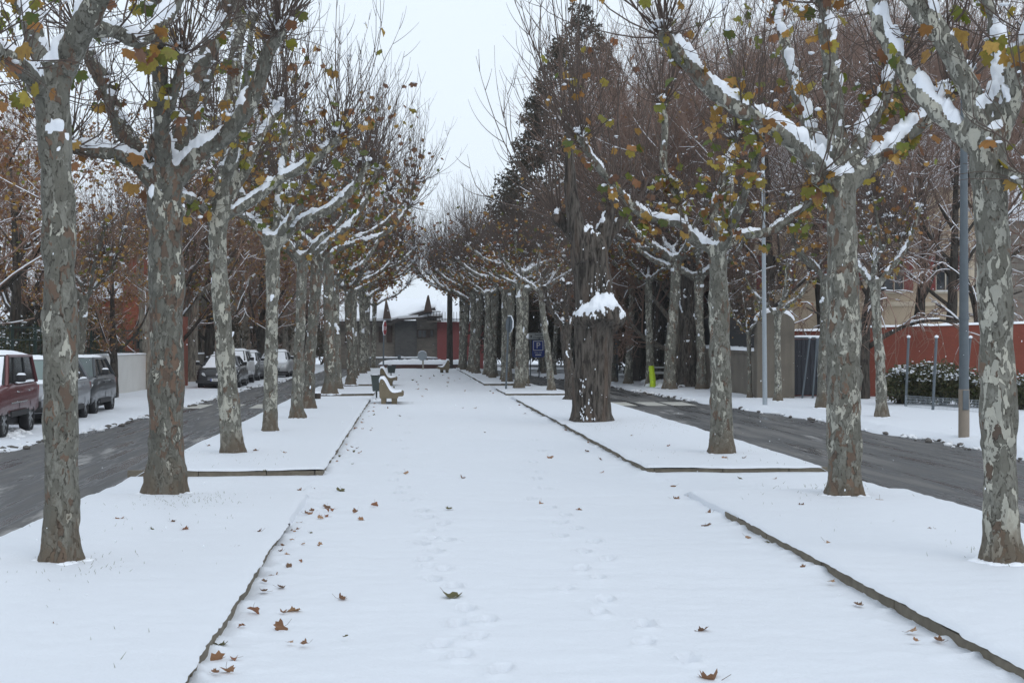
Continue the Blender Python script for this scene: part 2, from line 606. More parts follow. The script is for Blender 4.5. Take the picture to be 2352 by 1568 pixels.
def shoots(knobs, rg, nlong, nshort, up=1.0, L=(1.4, 3.2), spread=.75, sub=5, bias=(0, 0, 0)):
    """pollard shoots: they leave the knuckle sideways and sweep upward, with alternate side twigs"""
    out, ra, rb = [], [], []
    K = 9
    s = np.linspace(0, 1, K)[:, None]
    U = np.array([0, 0, 1.0])
    for c, out_dir in knobs:
        c = np.array(c)
        for i in range(nlong + nshort):
            lng = i < nlong
            a = rg.uniform(0, 2 * math.pi)
            el = abs(rg.normal(spread, .42)) if lng else rg.uniform(.6, 2.1)
            d = np.array([math.cos(a) * math.sin(el), math.sin(a) * math.sin(el), math.cos(el)]) + .5 * np.array(out_dir) * rg.uniform(0, 1) + np.array(bias) * rg.uniform(0, 1)
            d /= np.linalg.norm(d)
            Ln = rg.uniform(*L) * (1.05 - .22 * min(el, 1.5)) if lng else rg.uniform(.25, .95)
            k = rg.uniform(.55, 1.05) * up if lng else rg.uniform(-.3, .7)
            ph, am = rg.uniform(0, 6, 3), rg.normal(0, .022, 3) * Ln
            f_ = lambda t: c + d * .05 + Ln * (d * (t - .5 * k * t * t) + U * (.5 * k * t * t)) + am * np.sin(t * 7 + ph)
            out.append(f_(s)); r = (.0115 if lng else .006) * rg.uniform(.7, 1.25)
            ra.append(r); rb.append(.0026)
            if lng:
                sg = rg.choice([-1, 1])
                for q in range(rg.integers(2, sub + 1)):
                    f = rg.uniform(.18, .95)
                    b0 = f_(f)
                    t = d * (1 - k * f) + U * k * f
                    t /= np.linalg.norm(t)
                    sd = np.cross(t, rg.normal(0, 1, 3)); sd /= np.linalg.norm(sd) + 1e-6
                    e = t * .8 + sd * .62; e /= np.linalg.norm(e)
                    l2 = Ln * rg.uniform(.12, .40) * (1.15 - f * .6)
                    k2 = rg.uniform(.2, .8)
                    out.append(b0 + l2 * (e * (s - .5 * k2 * s * s) + U * .5 * k2 * s * s)); ra.append(.0055); rb.append(.0021)
    return np.array(out), np.array(ra), np.array(rb)

def roots(sk, r, rg):
    """root buttresses at the foot"""
    a = rg.uniform(0, 6.28)
    for _ in range(6):
        a += rg.uniform(.7, 1.35)
        sk.tube([(math.cos(a) * r * .75, math.sin(a) * r * .75, .34), (math.cos(a) * r * 1.0, math.sin(a) * r * 1.0, .12), (math.cos(a) * r * 1.32, math.sin(a) * r * 1.32, -.10)], [r * .20, r * .28, r * .30], 8)

def finish_tree(root, skin, knobs, bark, rg, voxel=.035, nlong=22, nshort=22, L=(1.4, 3.2), nleaf=150, mixw=(4, 4, 3), lsize=(.085, .165),
                simple=False, rough=.017, limbs=(), snow=.055, twig='twig', spread=.75, sub=5, thr=.42, leafmax=.75, snowzmin=1.9, bias=(0, 0, 0), side=8):
    me = remesh(skin, voxel, rough, 8.0, rg.integers(90))
    me.materials.append(bark)
    me.polygons.foreach_set('use_smooth', np.ones(len(me.polygons), bool))
    tr = link('trunk', me, root)
    sb = MB()
    snow_from(me, sb, snowzmin, thr, .55, snow, 5.2, rg.integers(90))
    P, ra, rb = shoots(knobs, rg, nlong, nshort, L=L, spread=spread, sub=sub, bias=bias)
    nk = len(P)
    for pts in limbs:                      # side shoots along the limbs
        pts = np.asarray(pts)
        n = len(pts)
        kn = [(pts[i] + rg.normal(0, .03, 3), (0, 0, 0)) for i in rg.integers(n // 4, n, side)]
        P2, a2, b2 = shoots(kn, rg, 1, 5, L=(.6, 2.2), spread=.8, sub=3)
        P = np.concatenate([P, P2]); ra = np.concatenate([ra, a2]); rb = np.concatenate([rb, b2])
    tb = MB()
    twigs(tb, P, ra, rb, 3)
    cr = tb.build('crown', M[twig], root, smooth='all')
    # leaves hang mostly near the knuckles, a few far out on the shoots
    lb = MB()
    if nleaf:
        low = np.where(ra < .0092)[0]
        q = rg.random(nleaf)
        # clumps: a few sprouts carry several leaves each
        hosts = rg.choice(low[low >= nk] if (low >= nk).any() else low, max(4, nleaf // 4))
        i = np.where(q < .62, rg.choice(hosts, nleaf), np.where(q < .86, rg.choice(low, nleaf), rg.integers(0, len(P), nleaf)))
        f = np.minimum(rg.exponential(.33, nleaf) * leafmax, 1) * (P.shape[1] - 1)
        k = np.floor(f).astype(int).clip(0, P.shape[1] - 2)
        pos = P[i, k] * (1 - (f - k))[:, None] + P[i, k + 1] * (f - k)[:, None]
        pos += np.stack([rg.normal(0, .07, nleaf), rg.normal(0, .07, nleaf), -rg.uniform(0.0, .25, nleaf)], 1)
        add_leaves(lb, pos, rg.uniform(lsize[0], lsize[1], nleaf), leaf_cols(nleaf, mixw, rg), rg, simple)
        lb.build('leaves', M['leaf'], cr, smooth='all', colattr=True)
        q = rg.choice(nleaf, nleaf // 4, replace=False)
        for p in pos[q]:
            sb.blob(p + np.array([0, 0, .01]), (rg.uniform(.02, .055), rg.uniform(.02, .055), rg.uniform(.012, .03)), 1, seed=rg.integers(99))
    for p in P[rg.integers(0, len(P), 130), rg.integers(1, 5, 130)]:      # crumbs of snow caught on the twigs
        s = rg.uniform(.010, .032)
        sb.blob(p + np.array([0, 0, s * .4]), (s * rg.uniform(.7, 1.8), s * rg.uniform(.7, 1.8), s * .6), 1, seed=rg.integers(99), rough=.4)
    V0 = mesh_arrays(me)[0]
    V0 = V0[(V0[:, 2] > -.02) & (V0[:, 2] < .10)]
    if len(V0):
        c0 = V0.mean(0)
        for _ in range(34):                   # snow banked unevenly against the foot
            p = V0[rg.integers(len(V0))]
            d = p - c0; d[2] = 0; d /= np.linalg.norm(d) + 1e-6
            s = rg.uniform(.03, .06)
            sb.blob(np.array([p[0], p[1], -.014]) + d * s * .30, (s * rg.uniform(.8, 1.7), s * rg.uniform(.8, 1.7), s * rg.uniform(.25, .6)), 2, seed=rg.integers(99), rough=.3)
    for c, d in knobs:
        for _ in range(5):
            sb.blob(np.array(c) + np.array([rg.normal(0, .08), rg.normal(0, .08), rg.uniform(.08, .17)]), (rg.uniform(.04, .10), rg.uniform(.04, .10), rg.uniform(.025, .06)), 1, seed=rg.integers(99))
    if sb.n:
        tag(sb.build('snow_cover', M['snow_limb'], tr, smooth='all'), kind='stuff')
    return root

def knob(sk, c, r, rg):
    sk.blob(c, (r, r, r * .9), 2, seed=rg.integers(99), rough=.35)
    for _ in range(4):
        d = rg.normal(0, 1, 3); d[2] = abs(d[2]) * .8; d /= np.linalg.norm(d)
        sk.blob(np.array(c) + d * r * .8, (r * .5,) * 3, 1, seed=rg.integers(99), rough=.3)

def burrs(sk, pts, n, rg):
    pts = np.asarray(pts)
    for _ in range(n):
        i = rg.integers(3, len(pts) - 1)
        a = rg.uniform(0, 6.28)
        p, r = pts[i, :3], pts[i, 3]
        sk.blob(p + np.array([math.cos(a) * r * .92, math.sin(a) * r * .92, 0]), (r * .28, r * .28, r * .4), 1, seed=rg.integers(99), rough=.3)

def flare(pts):
    """spread the foot of a trunk"""
    P = np.array(pts)
    z = P[:, 2] - P[0, 2]
    P[:, 3] *= 1 + .24 * np.exp(-z / .15)
    return P

def hero(name, label, cat, base, trunk, limbs, bark, seed, bedz=.11, extra=(), group='plane trees lining the promenade', **kw):
    """a tree whose trunk and limbs follow the ones seen: pixel paths give direction and thickness, dY the depth each limb gains"""
    rg = np.random.default_rng(seed)
    B = gp(base[0], base[1], bedz)
    Y = B[1]
    root = thing(name, label, cat, tuple(B), group=group)
    px = Y / F
    sk = MB()
    T = np.array([np.append(at(x, y, Y) - B, w * px / 2) for x, y, w in trunk])
    T[0, :3] = (T[0, 0], T[0, 1], -.12)
    Q = flare(smooth_path(T, 30))
    sk.tube(Q[:, :3], Q[:, 3], 18, wob=.12, seed=seed)
    roots(sk, T[1, 3], rg)
    burrs(sk, Q, 5, rg)
    knobs, lim = [], []
    for dY, pts, kn in limbs:
        n = len(pts)
        L = np.array([np.append(at(x, y, Y + dY * i / max(1, n - 1)) - B, w * px / 2) for i, (x, y, w) in enumerate(pts)])
        Q = smooth_path(L, 8 * n)
        sk.tube(Q[:, :3], Q[:, 3], 12, wob=.13, seed=seed + n)
        lim.append(Q[:, :3])
        if kn:
            d = Q[-1, :3] - Q[-4, :3]; d /= np.linalg.norm(d)
            knob(sk, Q[-1, :3], max(.09, Q[-1, 3] * kn), rg)
            knobs.append((Q[-1, :3], d))
    top = T[-1, :3]
    for az, el, Ln, r in extra:             # limbs that point along the line of sight
        d = np.array([math.cos(az) * math.cos(el), math.sin(az) * math.cos(el), math.sin(el)])
        pts = [np.append(top - np.array([0, 0, .25]), r), np.append(top + d * Ln * .4 + np.array([0, 0, .02]), r * .85), np.append(top + d * Ln * .75 + np.array([0, 0, .2 * Ln]), r * .65), np.append(top + d * Ln + np.array([0, 0, .5 * Ln]), r * .5)]
        Q = smooth_path(pts, 24)
        sk.tube(Q[:, :3], Q[:, 3], 10, wob=.13, seed=seed)
        knob(sk, Q[-1, :3], r * 1.1, rg)
        knobs.append((Q[-1, :3], d)); lim.append(Q[:, :3])
    return finish_tree(root, sk, knobs, bark, rg, limbs=lim, **kw)

def plane_proto(seed, Hc, r, nl, reach, rise, bark, parent, lean=0.0, fork=.5, **kw):
    """a pollarded plane: trunk, a ring of curved limbs, knuckles"""
    rg = np.random.default_rng(seed)
    sk = MB()
    lx, ly = rg.normal(0, .12, 2)
    T = flare(smooth_path([(0, 0, -.15, r), (lx * .3 + lean * .3, ly * .3, Hc * .35, r * .84), (lx + lean * .7, ly, Hc * .7, r * .80), (lx * 1.2 + lean, ly * 1.2, Hc, r * .92)], 22))
    sk.tube(T[:, :3], T[:, 3], 14, wob=.14, seed=seed)
    roots(sk, r, rg)
    burrs(sk, T, 5, rg)
    top = T[-1, :3]
    knobs, lim = [], []
    a0 = rg.uniform(0, 6.28)
    for i in range(nl):
        a = a0 + i * 2 * math.pi / nl + rg.normal(0, .25)
        ro, up = reach * rg.uniform(.7, 1.15), rise * rg.uniform(.65, 1.2)
        d = np.array([math.cos(a), math.sin(a), 0]); s = np.array([-d[1], d[0], 0]) * rg.normal(0, .25)
        rr = r * rg.uniform(.42, .6)
        pts = [np.append(top - np.array([0, 0, .3]), rr), np.append(top + d * ro * .28 + (0, 0, up * .10), rr * .95), np.append(top + d * ro * .68 + s + (0, 0, up * .42), rr * .75), np.append(top + d * ro + s * .6 + (0, 0, up), rr * .58)]
        Q = smooth_path(pts, 24)
        sk.tube(Q[:, :3], Q[:, 3], 9, wob=.15, seed=seed + i)
        knob(sk, Q[-1, :3], rr * 1.0, rg)
        knobs.append((Q[-1, :3], d)); lim.append(Q[:, :3])
        if rg.random() < fork:
            k = rg.integers(9, 15)
            e = d + np.array([-d[1], d[0], 0]) * rg.choice([-1, 1]) * .9; e /= np.linalg.norm(e)
            l2 = ro * rg.uniform(.4, .6)
            pts = [np.append(Q[k, :3], rr * .6), np.append(Q[k, :3] + e * l2 * .5 + (0, 0, l2 * .45), rr * .5), np.append(Q[k, :3] + e * l2 * .8 + (0, 0, l2 * 1.2), rr * .4)]
            q = smooth_path(pts, 14)
            sk.tube(q[:, :3], q[:, 3], 8, wob=.15, seed=seed + 9)
            knob(sk, q[-1, :3], rr * .75, rg)
            knobs.append((q[-1, :3], e)); lim.append(q[:, :3])
    return finish_tree(parent, sk, knobs, bark, rg, limbs=lim, **kw)

def branch_tree(root, seed, H, r, bark, twig, nleaf=0, mixw=(0, 1, 4), droop=0.0, clear=.25, dens=1.0, width=1.0, snowf=.25, lsize=(.06, .11), levels=(9, 6, 7, 5), trunk_lean=0.0, tw=1.0, wob=.1):
    """a freely branching bare tree with a dense twiggy crown"""
    rg = np.random.default_rng(seed)
    T = smooth_path([(0, 0, -.15, r * 1.25), (trunk_lean * .2, 0, H * .2, r), (rg.normal(0, .15) + trunk_lean * .6, rg.normal(0, .15), H * .5, r * .7), (rg.normal(0, .3) + trunk_lean, rg.normal(0, .3), H * .92, r * .16)], 26)
    tb = MB()
    tb.tube(T[:, :3], T[:, 3], 12, wob=wob, seed=seed)
    K = 6
    s = np.linspace(0, 1, K)[:, None]
    par = []
    n1 = int(levels[0] * dens)
    paths1, r1 = [], []
    for i in range(n1):
        f = clear + (1 - clear) * (i + .5) / n1 * .97
        k = f * 25
        p = T[int(k)] * (1 - k % 1) + T[min(25, int(k) + 1)] * (k % 1)
        a = i * 2.4 + rg.normal(0, .4)
        Ln = H * rg.uniform(.26, .38) * width * (1.15 - .75 * max(0, f - .35))
        el = rg.uniform(.25, .7) + .5 * f
        d = np.array([math.cos(a) * math.cos(el), math.sin(a) * math.cos(el), math.sin(el)])
        q = p[:3] + d * Ln * s + np.array([0, 0, .25 - droop]) * Ln * s ** 2 + rg.normal(0, .05, 3) * Ln * np.sin(s * 4)
        paths1.append(q); r1.append(max(.02, p[3] * .5))
    for q, rr in zip(paths1, r1):
        tb.tube(q, np.linspace(rr, rr * .3, K), 6, wob=.1, seed=seed)
    lev, rad = np.array(paths1), np.array(r1) * .45
    allp = []
    for L in (1, 2, 3):
        out, orr = [], []
        for q, rr in zip(lev, rad):
            for j in range(max(1, int(levels[L] * (dens if L < 3 else 1)))):
                f = rg.uniform(.25, 1.0) * (K - 1)
                k = min(int(f), K - 2)
                p = q[k] * (1 - (f - k)) + q[k + 1] * (f - k)
                t = q[k + 1] - q[k]; ln = np.linalg.norm(t) * (K - 1); t /= np.linalg.norm(t) + 1e-9
                e = t * .75 + rg.normal(0, .5, 3); e /= np.linalg.norm(e)
                l2 = ln * rg.uniform(.35, .6)
                out.append(p + e * l2 * s + np.array([0, 0, .18 - droop * 1.1]) * l2 * s ** 2 + rg.normal(0, .05, 3) * l2 * np.sin(s * 4))
                orr.append(max(.0035, rr * .5))
        lev, rad = np.array(out), np.array(orr)
        allp.append((lev, rad))
    cb = MB()
    for lv, rd in allp:
        twigs(cb, lv, rd * tw, np.maximum(rd * .35, .002) * tw, 3)
    tr = tb.build('trunk', M[bark] if isinstance(bark, str) else bark, root, smooth='all')
    cr = cb.build('crown', M[twig], root, smooth='all')
    sb = MB()
    # snow lying along the flatter branches
    for lv, rd in [(np.array(paths1), np.array(r1) * .6)] + allp[:2]:
        for q, rr in zip(lv, rd):
            if rg.random() < snowf:
                seg = q[rg.integers(0, 3):rg.integers(4, K + 1)]
                if len(seg) > 1:
                    d = seg[-1] - seg[0]
                    if abs(d[2]) < 1.3 * np.hypot(d[0], d[1]):
                        sb.tube(seg + np.array([0, 0, rr * .8 + .004]), np.linspace(1, .6, len(seg)) * min(rr * .85 + .007, .06), 5)
    if sb.n:
        sb.build('snow_cover', M['snow_limb'], cr, smooth='all')
    if nleaf:
        lv = allp[2][0]
        i = rg.integers(0, len(lv), nleaf)
        pos = lv[i, rg.integers(1, K, nleaf)]
        lb = MB()
        add_leaves(lb, pos, rg.uniform(lsize[0], lsize[1], nleaf), leaf_cols(nleaf, mixw, rg), rg, True)
        lb.build('leaves', M['leaf'], cr, smooth='all', colattr=True)
    return root

def bush(mb, sb, c, r, n, rg, size=(.05, .10), cols=((.030, .042, .018), (.045, .060, .022), (.06, .065, .03)), snowp=.25, flat=.55, elong=2.6):
    """leafy mass filling an ellipsoid; snow on the upper sprays"""
    c, r = np.array(c, float), np.array(r, float)
    d = rg.normal(size=(n, 3)); d /= np.linalg.norm(d, axis=1, keepdims=True)
    rad = rg.uniform(.35, 1.0, n) ** .5
    lump = 1 + .30 * fbm(d * 2.2 + rg.integers(99), 2)
    p = c + d * r * (rad * lump)[:, None]
    p = p[p[:, 2] > c[2] - r[2] * 1.0]
    n = len(p)
    t = rg.normal(size=(n, 3)) + d[:n] * .6 - np.array([0, 0, .2]); t /= np.linalg.norm(t, axis=1, keepdims=True)
    x = np.cross(t, rg.normal(size=(n, 3))); x /= np.linalg.norm(x, axis=1, keepdims=True)
    s = rg.uniform(size[0], size[1], n)[:, None]
    V = np.stack([p, p + t * s * elong * .5 + x * s * .45, p + t * s * elong, p + t * s * elong * .5 - x * s * .45], 1).reshape(-1, 3)
    cc = np.array(cols)[rg.integers(0, len(cols), n)] * rg.uniform(.7, 1.3, (n, 1))
    C = np.concatenate([cc, np.ones((n, 1))], 1)
    mb.add(V, (np.arange(n)[:, None] * 4 + np.arange(4)).tolist(), None, np.repeat(C, 4, 0))
    if sb is not None:
        up = (p[:, 2] - c[2]) / r[2] > flat * .6
        cand = p[up]
        if len(cand):
            for q in cand[rg.random(len(cand)) < snowp]:
                k = s[rg.integers(n)][0]
                sb.blob(q + np.array([0, 0, .02]), (k * rg.uniform(.5, 1.3), k * rg.uniform(.5, 1.3), k * .4), 1, seed=rg.integers(99), rough=.4)
# ------------------------------------------------------------------ ground, path, beds, roads
M['asphalt'] = None
def asphalt():
    k = NT('wet asphalt')
    v = k.coord()
    n = k.noise(v, 60, 4, .7)
    v2 = k.coord((1.0, .06, 1))
    st = k.noise(v2, 2.8, 5, .6)
    n3 = k.noise(k.coord((1, .16, 1)), 1.5, 5, .7)
    c = k.mix(n, (.034, .035, .037), (.078, .078, .080))
    c = k.mix(k.math('MULTIPLY', k.step(st, .44, .66), .5), c, (.200, .190, .178))     # gritty dried lanes
    slush = k.math('MULTIPLY', k.step(n3, .57, .66), .62)
    c = k.mix(slush, c, (.34, .33, .32))
    k.P(Base_Color=c, Roughness=k.mix(k.step(st, .38, .56), (.20, .20, .20), (.8, .8, .8)))
    k.p.inputs['Specular IOR Level'].default_value = .4
    k.bump(n, .35, .008)
    return k.m
M['asphalt'] = asphalt()
M['kerb'] = simple('mossy concrete kerb', (.150, .130, .098), .9, var=.5, vs=9, bump=.6)
M['snow_ground'] = snow_mat('snow ground', (.70, .73, .78), 45, .60)
M['paint'] = simple('worn road paint', (.42, .41, .37), .7, var=.35, vs=6)

def sheet(name, xs, ys, zf, mat, kind='structure'):
    """a grid over the arrays xs (may vary with y: (ny, nx)) and ys"""
    ys = np.asarray(ys); xs = np.asarray(xs)
    if xs.ndim == 1:
        xs = np.tile(xs, (len(ys), 1))
    Yg = np.repeat(ys[:, None], xs.shape[1], 1)
    X, Yg, Z = zf(xs, Yg)
    V = np.stack([X, Yg, Z], -1).reshape(-1, 3)
    ny, nx = xs.shape
    i = (np.arange(ny - 1)[:, None] * nx + np.arange(nx - 1)).ravel()
    Fs = np.stack([i, i + 1, i + nx + 1, i + nx], 1)
    mb = MB(); mb.add(V, Fs.tolist())
    o = mb.build(name, mat, smooth='all')
    if kind: o['kind'] = kind
    return o

def yspace(a, b, c=.028):
    out = [a]
    while out[-1] < b:
        out.append(out[-1] + max(.03, c * (out[-1] / 9) ** 1.6))
    return np.array(out)

PL = [(0, -4.15), (40, -4.1), (60, -3.95), (80, -3.7), (120, -3.4)]       # edges of the raised promenade
PR = [(0, 6.55), (40, 6.45), (52, 6.3), (65, 5.9), (85, 5.2), (120, 4.4)]
def lerp(tab, y):
    t = np.array(tab)
    return np.interp(y, t[:, 0], t[:, 1])

# far snow field under everything, to the horizon
sheet('ground', np.linspace(-260, 260, 40), np.linspace(-40, 420, 40), lambda x, y: (x, y, np.full_like(x, -.20)), M['snow_ground'])

STEPS = [(1060,1505),(1095,1463),(1052,1428),(1072,1395),(995,1331),(1044,1347),(1021,1307),(973,1286),(1003,1266),(968,1249),(997,1237),(981,1220),(1018,1205),(981,1188),(973,1171),
         (937,1147),(915,1131),(1150,1540),(930,1118),(905,1100),(922,1085),(898,1070),(925,1052),(930,1030),(915,1012),(935,992),(922,975),(940,960),(930,946),
         (1580,1516),(1480,1476),(1482,1435),(1376,1405),(1391,1375),(1298,1350),(1374,1325),(1336,1304),(1396,1284),(1343,1267),(1363,1244),(1288,1231),(1326,1214),(1288,1201),(1300,1185),(1262,1168),(1240,1085),(1225,1060),(1245,1035),(1228,1010),(905,1010),(945,975),(928,935),(945,925),(1010,1480),(1120,1420),(985,1300),(1030,1240),(1222,1146),(1255,1120),(1235,1100)]
FP = np.array([gp(x, y)[:2] for x, y in STEPS])
rf = np.random.default_rng(5)

def path_z(x, y):
    P = np.stack([x, y, np.zeros_like(x)], -1)
    z = .014 * fbm(P * .7, 3) + .0045 * fbm(P * np.array([4, 7, 1]), 3) + .006 * fbm(P * np.array([.9, 3.4, 1]) + 9, 3)
    # snow-covered litter heaped along the kerbs
    for xe, sgn in ((-1.23, 1), (3.5, -1)):
        d = (x - xe) * sgn
        w = np.exp(-np.clip(d, 0, 9) / .28) * (d > -.1)
        z = z + w * .034 * np.clip(fbm(P * 5.5 + 3, 3) + .15, 0, 2)
    for i, (fx, fy) in enumerate(FP):
        m = (np.abs(x - fx) < .5) & (np.abs(y - fy) < .5)
        if not m.any():
            continue
        a = rf.normal(0, .25)
        dx, dy = x[m] - fx, y[m] - fy
        u = dx * math.cos(a) + dy * math.sin(a); v = -dx * math.sin(a) + dy * math.cos(a)
        r = np.sqrt((u / .062) ** 2 + (v / .15) ** 2)
        z[m] += -.050 * (1 - np.clip((r - .72) / .28, 0, 1)) + .018 * np.exp(-((r - 1.25) / .25) ** 2) + .009 * np.exp(-((r - 1.0) / .6) ** 2) * vnoise(np.stack([dx * 22, dy * 22, dx * 0 + i], -1))
    l, r_ = lerp(PL, y), lerp(PR, y)
    d = np.minimum(x - l, r_ - x) + .04 * vnoise(np.stack([y * 2.2, y * 0, x * 0], -1))
    z = z - .16 * (1 - np.clip(d / .16, 0, 1) ** .5)
    return x, y, z

ys = yspace(2.5, 108)
u = np.linspace(0, 1, 330)
xs = lerp(PL, ys)[:, None] * (1 - u) + lerp(PR, ys)[:, None] * u
sheet('path', xs, ys, path_z, M['snow_ground'])

def bed(x0, x1, y0, y1, inner, c=.045, soft=.8, lh=.115):
    """raised bed: snow pillow whose rim sags over the kerb on the path side; slopes to the road on the other"""
    ys = np.concatenate([y0 + np.array([0, .004, .012, .03, .06]), yspace(y0 + .1, y1 - .1, .05), y1 - np.array([.06, .03, .012, .004, 0])])
    n = 85
    xs = np.concatenate([[0, .004, .012, .03, .06], np.linspace(.10, (x1 - x0) - .10, n), (x1 - x0) - np.array([.06, .03, .012, .004, 0])]) + x0
    def zf(x, y):
        P = np.stack([x, y, x * 0], -1)
        di = (x - x0) if inner < 0 else (x1 - x)          # distance from the path-side edge
        do = (x1 - x) if inner < 0 else (x - x0)
        de = y - y0
        rim = np.minimum(di, de)
        lip = lh + .014 * fbm(P * .8, 2) + .005 * fbm(P * np.array([1.0, 3.2, 1]) + 5, 2) + .0045 * fbm(P * np.array([5, 9, 1]), 3)
        z = lip - .034 * (1 - np.clip(rim / .09, 0, 1)) ** 2.2
        z = z - .27 * (1 - np.clip(do / .30, 0, 1) ** .55)
        se = np.clip((y1 - y) / soft, 0, 1)
        z = z * (se * se * (3 - 2 * se)) - .03 * (1 - se) ** 3        # the far end slopes away
        z = np.where((di < .003) & (y > y1 - 3.2), -.03, z)
        # ragged overhang
        rag = .011 * fbm(np.stack([y * 3.1, x * 0, x * 0 + inner], -1), 3) + .008 * vnoise(np.stack([y * 17, x * 0, x * 0], -1))
        k = np.clip(1 - di / .14, 0, 1)
        x = x + k * rag * (1 if inner > 0 else -1) * -1
        rag2 = .010 * fbm(np.stack([x * 4.1, y * 0, y * 0 + 3], -1), 3)
        k2 = np.clip(1 - de / .14, 0, 1)
        y = y + k2 * rag2
        return x, y, z
    sheet('snow_bed', xs, ys, zf, M['snow_ground'])
    kb = MB()
    rk = np.random.default_rng(int(abs(x0 * 100 + y0 * 10)))
    xi = x1 if inner > 0 else x0
    s = 1 if inner > 0 else -1
    y = y0
    while y < y1 - 3.0:
        L = min(rk.uniform(.85, 1.05), y1 - y)
        j = rk.normal(0, .006)
        a, b = sorted((xi - s * .020 + j, xi - s * .13 + j))
        kb.bbox(a, b, y + .004, y + L - .004, -.08, lh - .040 + rk.normal(0, .005), .010)
        y += L
    for ye, sg in ((y0, 1),):
        x = x0 + .02 if inner > 0 else x0 + .13
        xe = x1 - .13 if inner > 0 else x1 - .02
        while x < xe - .05:
            L = min(rk.uniform(.85, 1.05), xe - x)
            a, b = sorted((ye + sg * .018, ye + sg * .12))
            kb.bbox(x + .004, x + L - .004, a, b, -.08, lh - .040 + rk.normal(0, .006), .010)
            x += L
    o = kb.build('kerb', M['kerb'])
    o['kind'] = 'structure'

XL, XR = -1.23, 3.50
for y0, y1 in ((3.0, 18.9), (21.7, 51.3), (53.2, 62.5), (65.5, 104)):
    ym = (y0 + y1) / 2
    bed(float(lerp(PL, ym)) + .03, XL, y0, y1, 1)
    bed(XR if y0 < 60 else XR - .15, float(lerp(PR, ym)) - .03, y0 if y0 > 5 else 3.0, y1, -1, lh=.112)

# roads
def ribbon(name, left, right, z, mat, kind='structure'):
    ys = np.linspace(2, 128, 90)
    u = np.linspace(0, 1, 8)
    xs = lerp(left, ys)[:, None] * (1 - u) + lerp(right, ys)[:, None] * u
    return sheet(name, xs, ys, lambda x, y: (x, y, np.full_like(x, z)), mat, kind)
LFAR = [(0, -7.7), (27, -7.55), (33, -7.35), (40, -7.1), (48, -7.05), (65, -7.0), (76, -6.5), (88, -6.2), (128, -5.6)]
RFAR = [(0, 10.9), (28, 10.8), (38, 10.7), (48, 9.95), (66, 9.2), (84, 7.9), (96, 6.9), (128, 5.6)]
ribbon('left_road', [(0, -11), (128, -9)], [(0, -3.7), (60, -3.7), (128, -3.0)], -.125, M['asphalt'])
ribbon('right_road', [(0, 6.2), (50, 6.0), (85, 4.9), (128, 4.0)], [(0, 13), (50, 12), (66, 11), (90, 9), (128, 8)], -.125, M['asphalt'])
mk = MB()
for a, b in ((-7.0, -6.4), (-5.95, -5.35), (-4.95, -4.4)):
    mk.add([(a, 46.4, -.121), (b, 46.4, -.121), (b, 49.4, -.121), (a, 49.4, -.121)], [(0, 1, 2, 3)])
for a, b in ((7.7, 8.4), (8.55, 9.35), (6.75, 7.4)):
    mk.add([(a, 47.4, -.121), (b, 47.4, -.121), (b, 50.2, -.121), (a, 50.2, -.121)], [(0, 1, 2, 3)])
tag(mk.build('road_marking', M['paint'], smooth=False), kind='structure')

def verge(name, edge, sgn, far, z0, seed, hump):
    """snow lying beside a road, ragged and dirty at the carriageway"""
    ys = yspace(3, 126, .05)
    d = np.concatenate([np.linspace(0, .9, 22), np.linspace(1.0, 6, 60), np.linspace(6.3, far, 14)])
    xs = lerp(edge, ys)[:, None] + sgn * d[None, :]
    def zf(x, y):
        P = np.stack([x, y, x * 0 + seed], -1)
        dd = np.abs(x - lerp(edge, y))
        rag = .22 * fbm(np.stack([y * .55, y * 0 + seed, y * 0], -1), 4)
        e = np.clip(dd / .35, 0, 1) ** .6
        z = -.130 + (z0 + .125) * e + e * (.020 * fbm(P * 1.1, 3) + .010 * fbm(P * 6, 3))
        z = z + hump * np.exp(-((dd - .35) / .30) ** 2) * np.clip(.4 + .9 * fbm(P * 2.6, 3), 0, 2)
        return x + sgn * -1 * rag * np.clip(1 - dd / 2.5, 0, 1), y, z
    return sheet(name, xs, ys, zf, M['snow_ground'])
verge('left_verge', LFAR, -1, 60, -.075, 3, .03)
verge('pavement', RFAR, 1, 60, .0, 8, .05)

# clods of dirty snow thrown up along the road edges
cl = MB()
rc = np.random.default_rng(21)
for edge, sgn, n, lo in ((LFAR, -1, 420, .045), (RFAR, 1, 520, .05)):
    y = 12 + 75 * rc.random(n) ** 1.3
    for yy in y:
        x = float(lerp(edge, yy)) + sgn * rc.normal(.05, .16)
        s = lo * rc.uniform(.4, 1.6)
        cl.blob((x, yy, -.115 + s * .3), (s * rc.uniform(.8, 1.6), s * rc.uniform(.8, 1.6), s * .7), 1, mi=int(rc.random() < .45), seed=rc.integers(99), rough=.4)
for k in range(60):                                   # heap by the foot of the dark trunk
    p = gp(1540 + rc.normal(0, 28), 885 + rc.normal(0, 2.5), 0)
    s = rc.uniform(.10, .32)
    cl.blob((p[0], p[1], .05), (s * 1.3, s, s * .6), 1, mi=0, seed=rc.integers(99), rough=.4)
for k in range(50):
    p = gp(20 + rc.normal(0, 22), 1000 + rc.normal(0, 5), -.1)
    s = rc.uniform(.03, .12)
    cl.blob((p[0], p[1], -.08), (s * 1.3, s, s * .8), 1, mi=0, seed=rc.integers(99), rough=.4)
tag(cl.build('roadside_snow', [M['snow_dirty'], simple('wet slush clods', (.10, .09, .08), .6, var=.4)], smooth='all'), 'grey clods of ploughed snow strewn along both road edges', 'snow', kind='stuff')

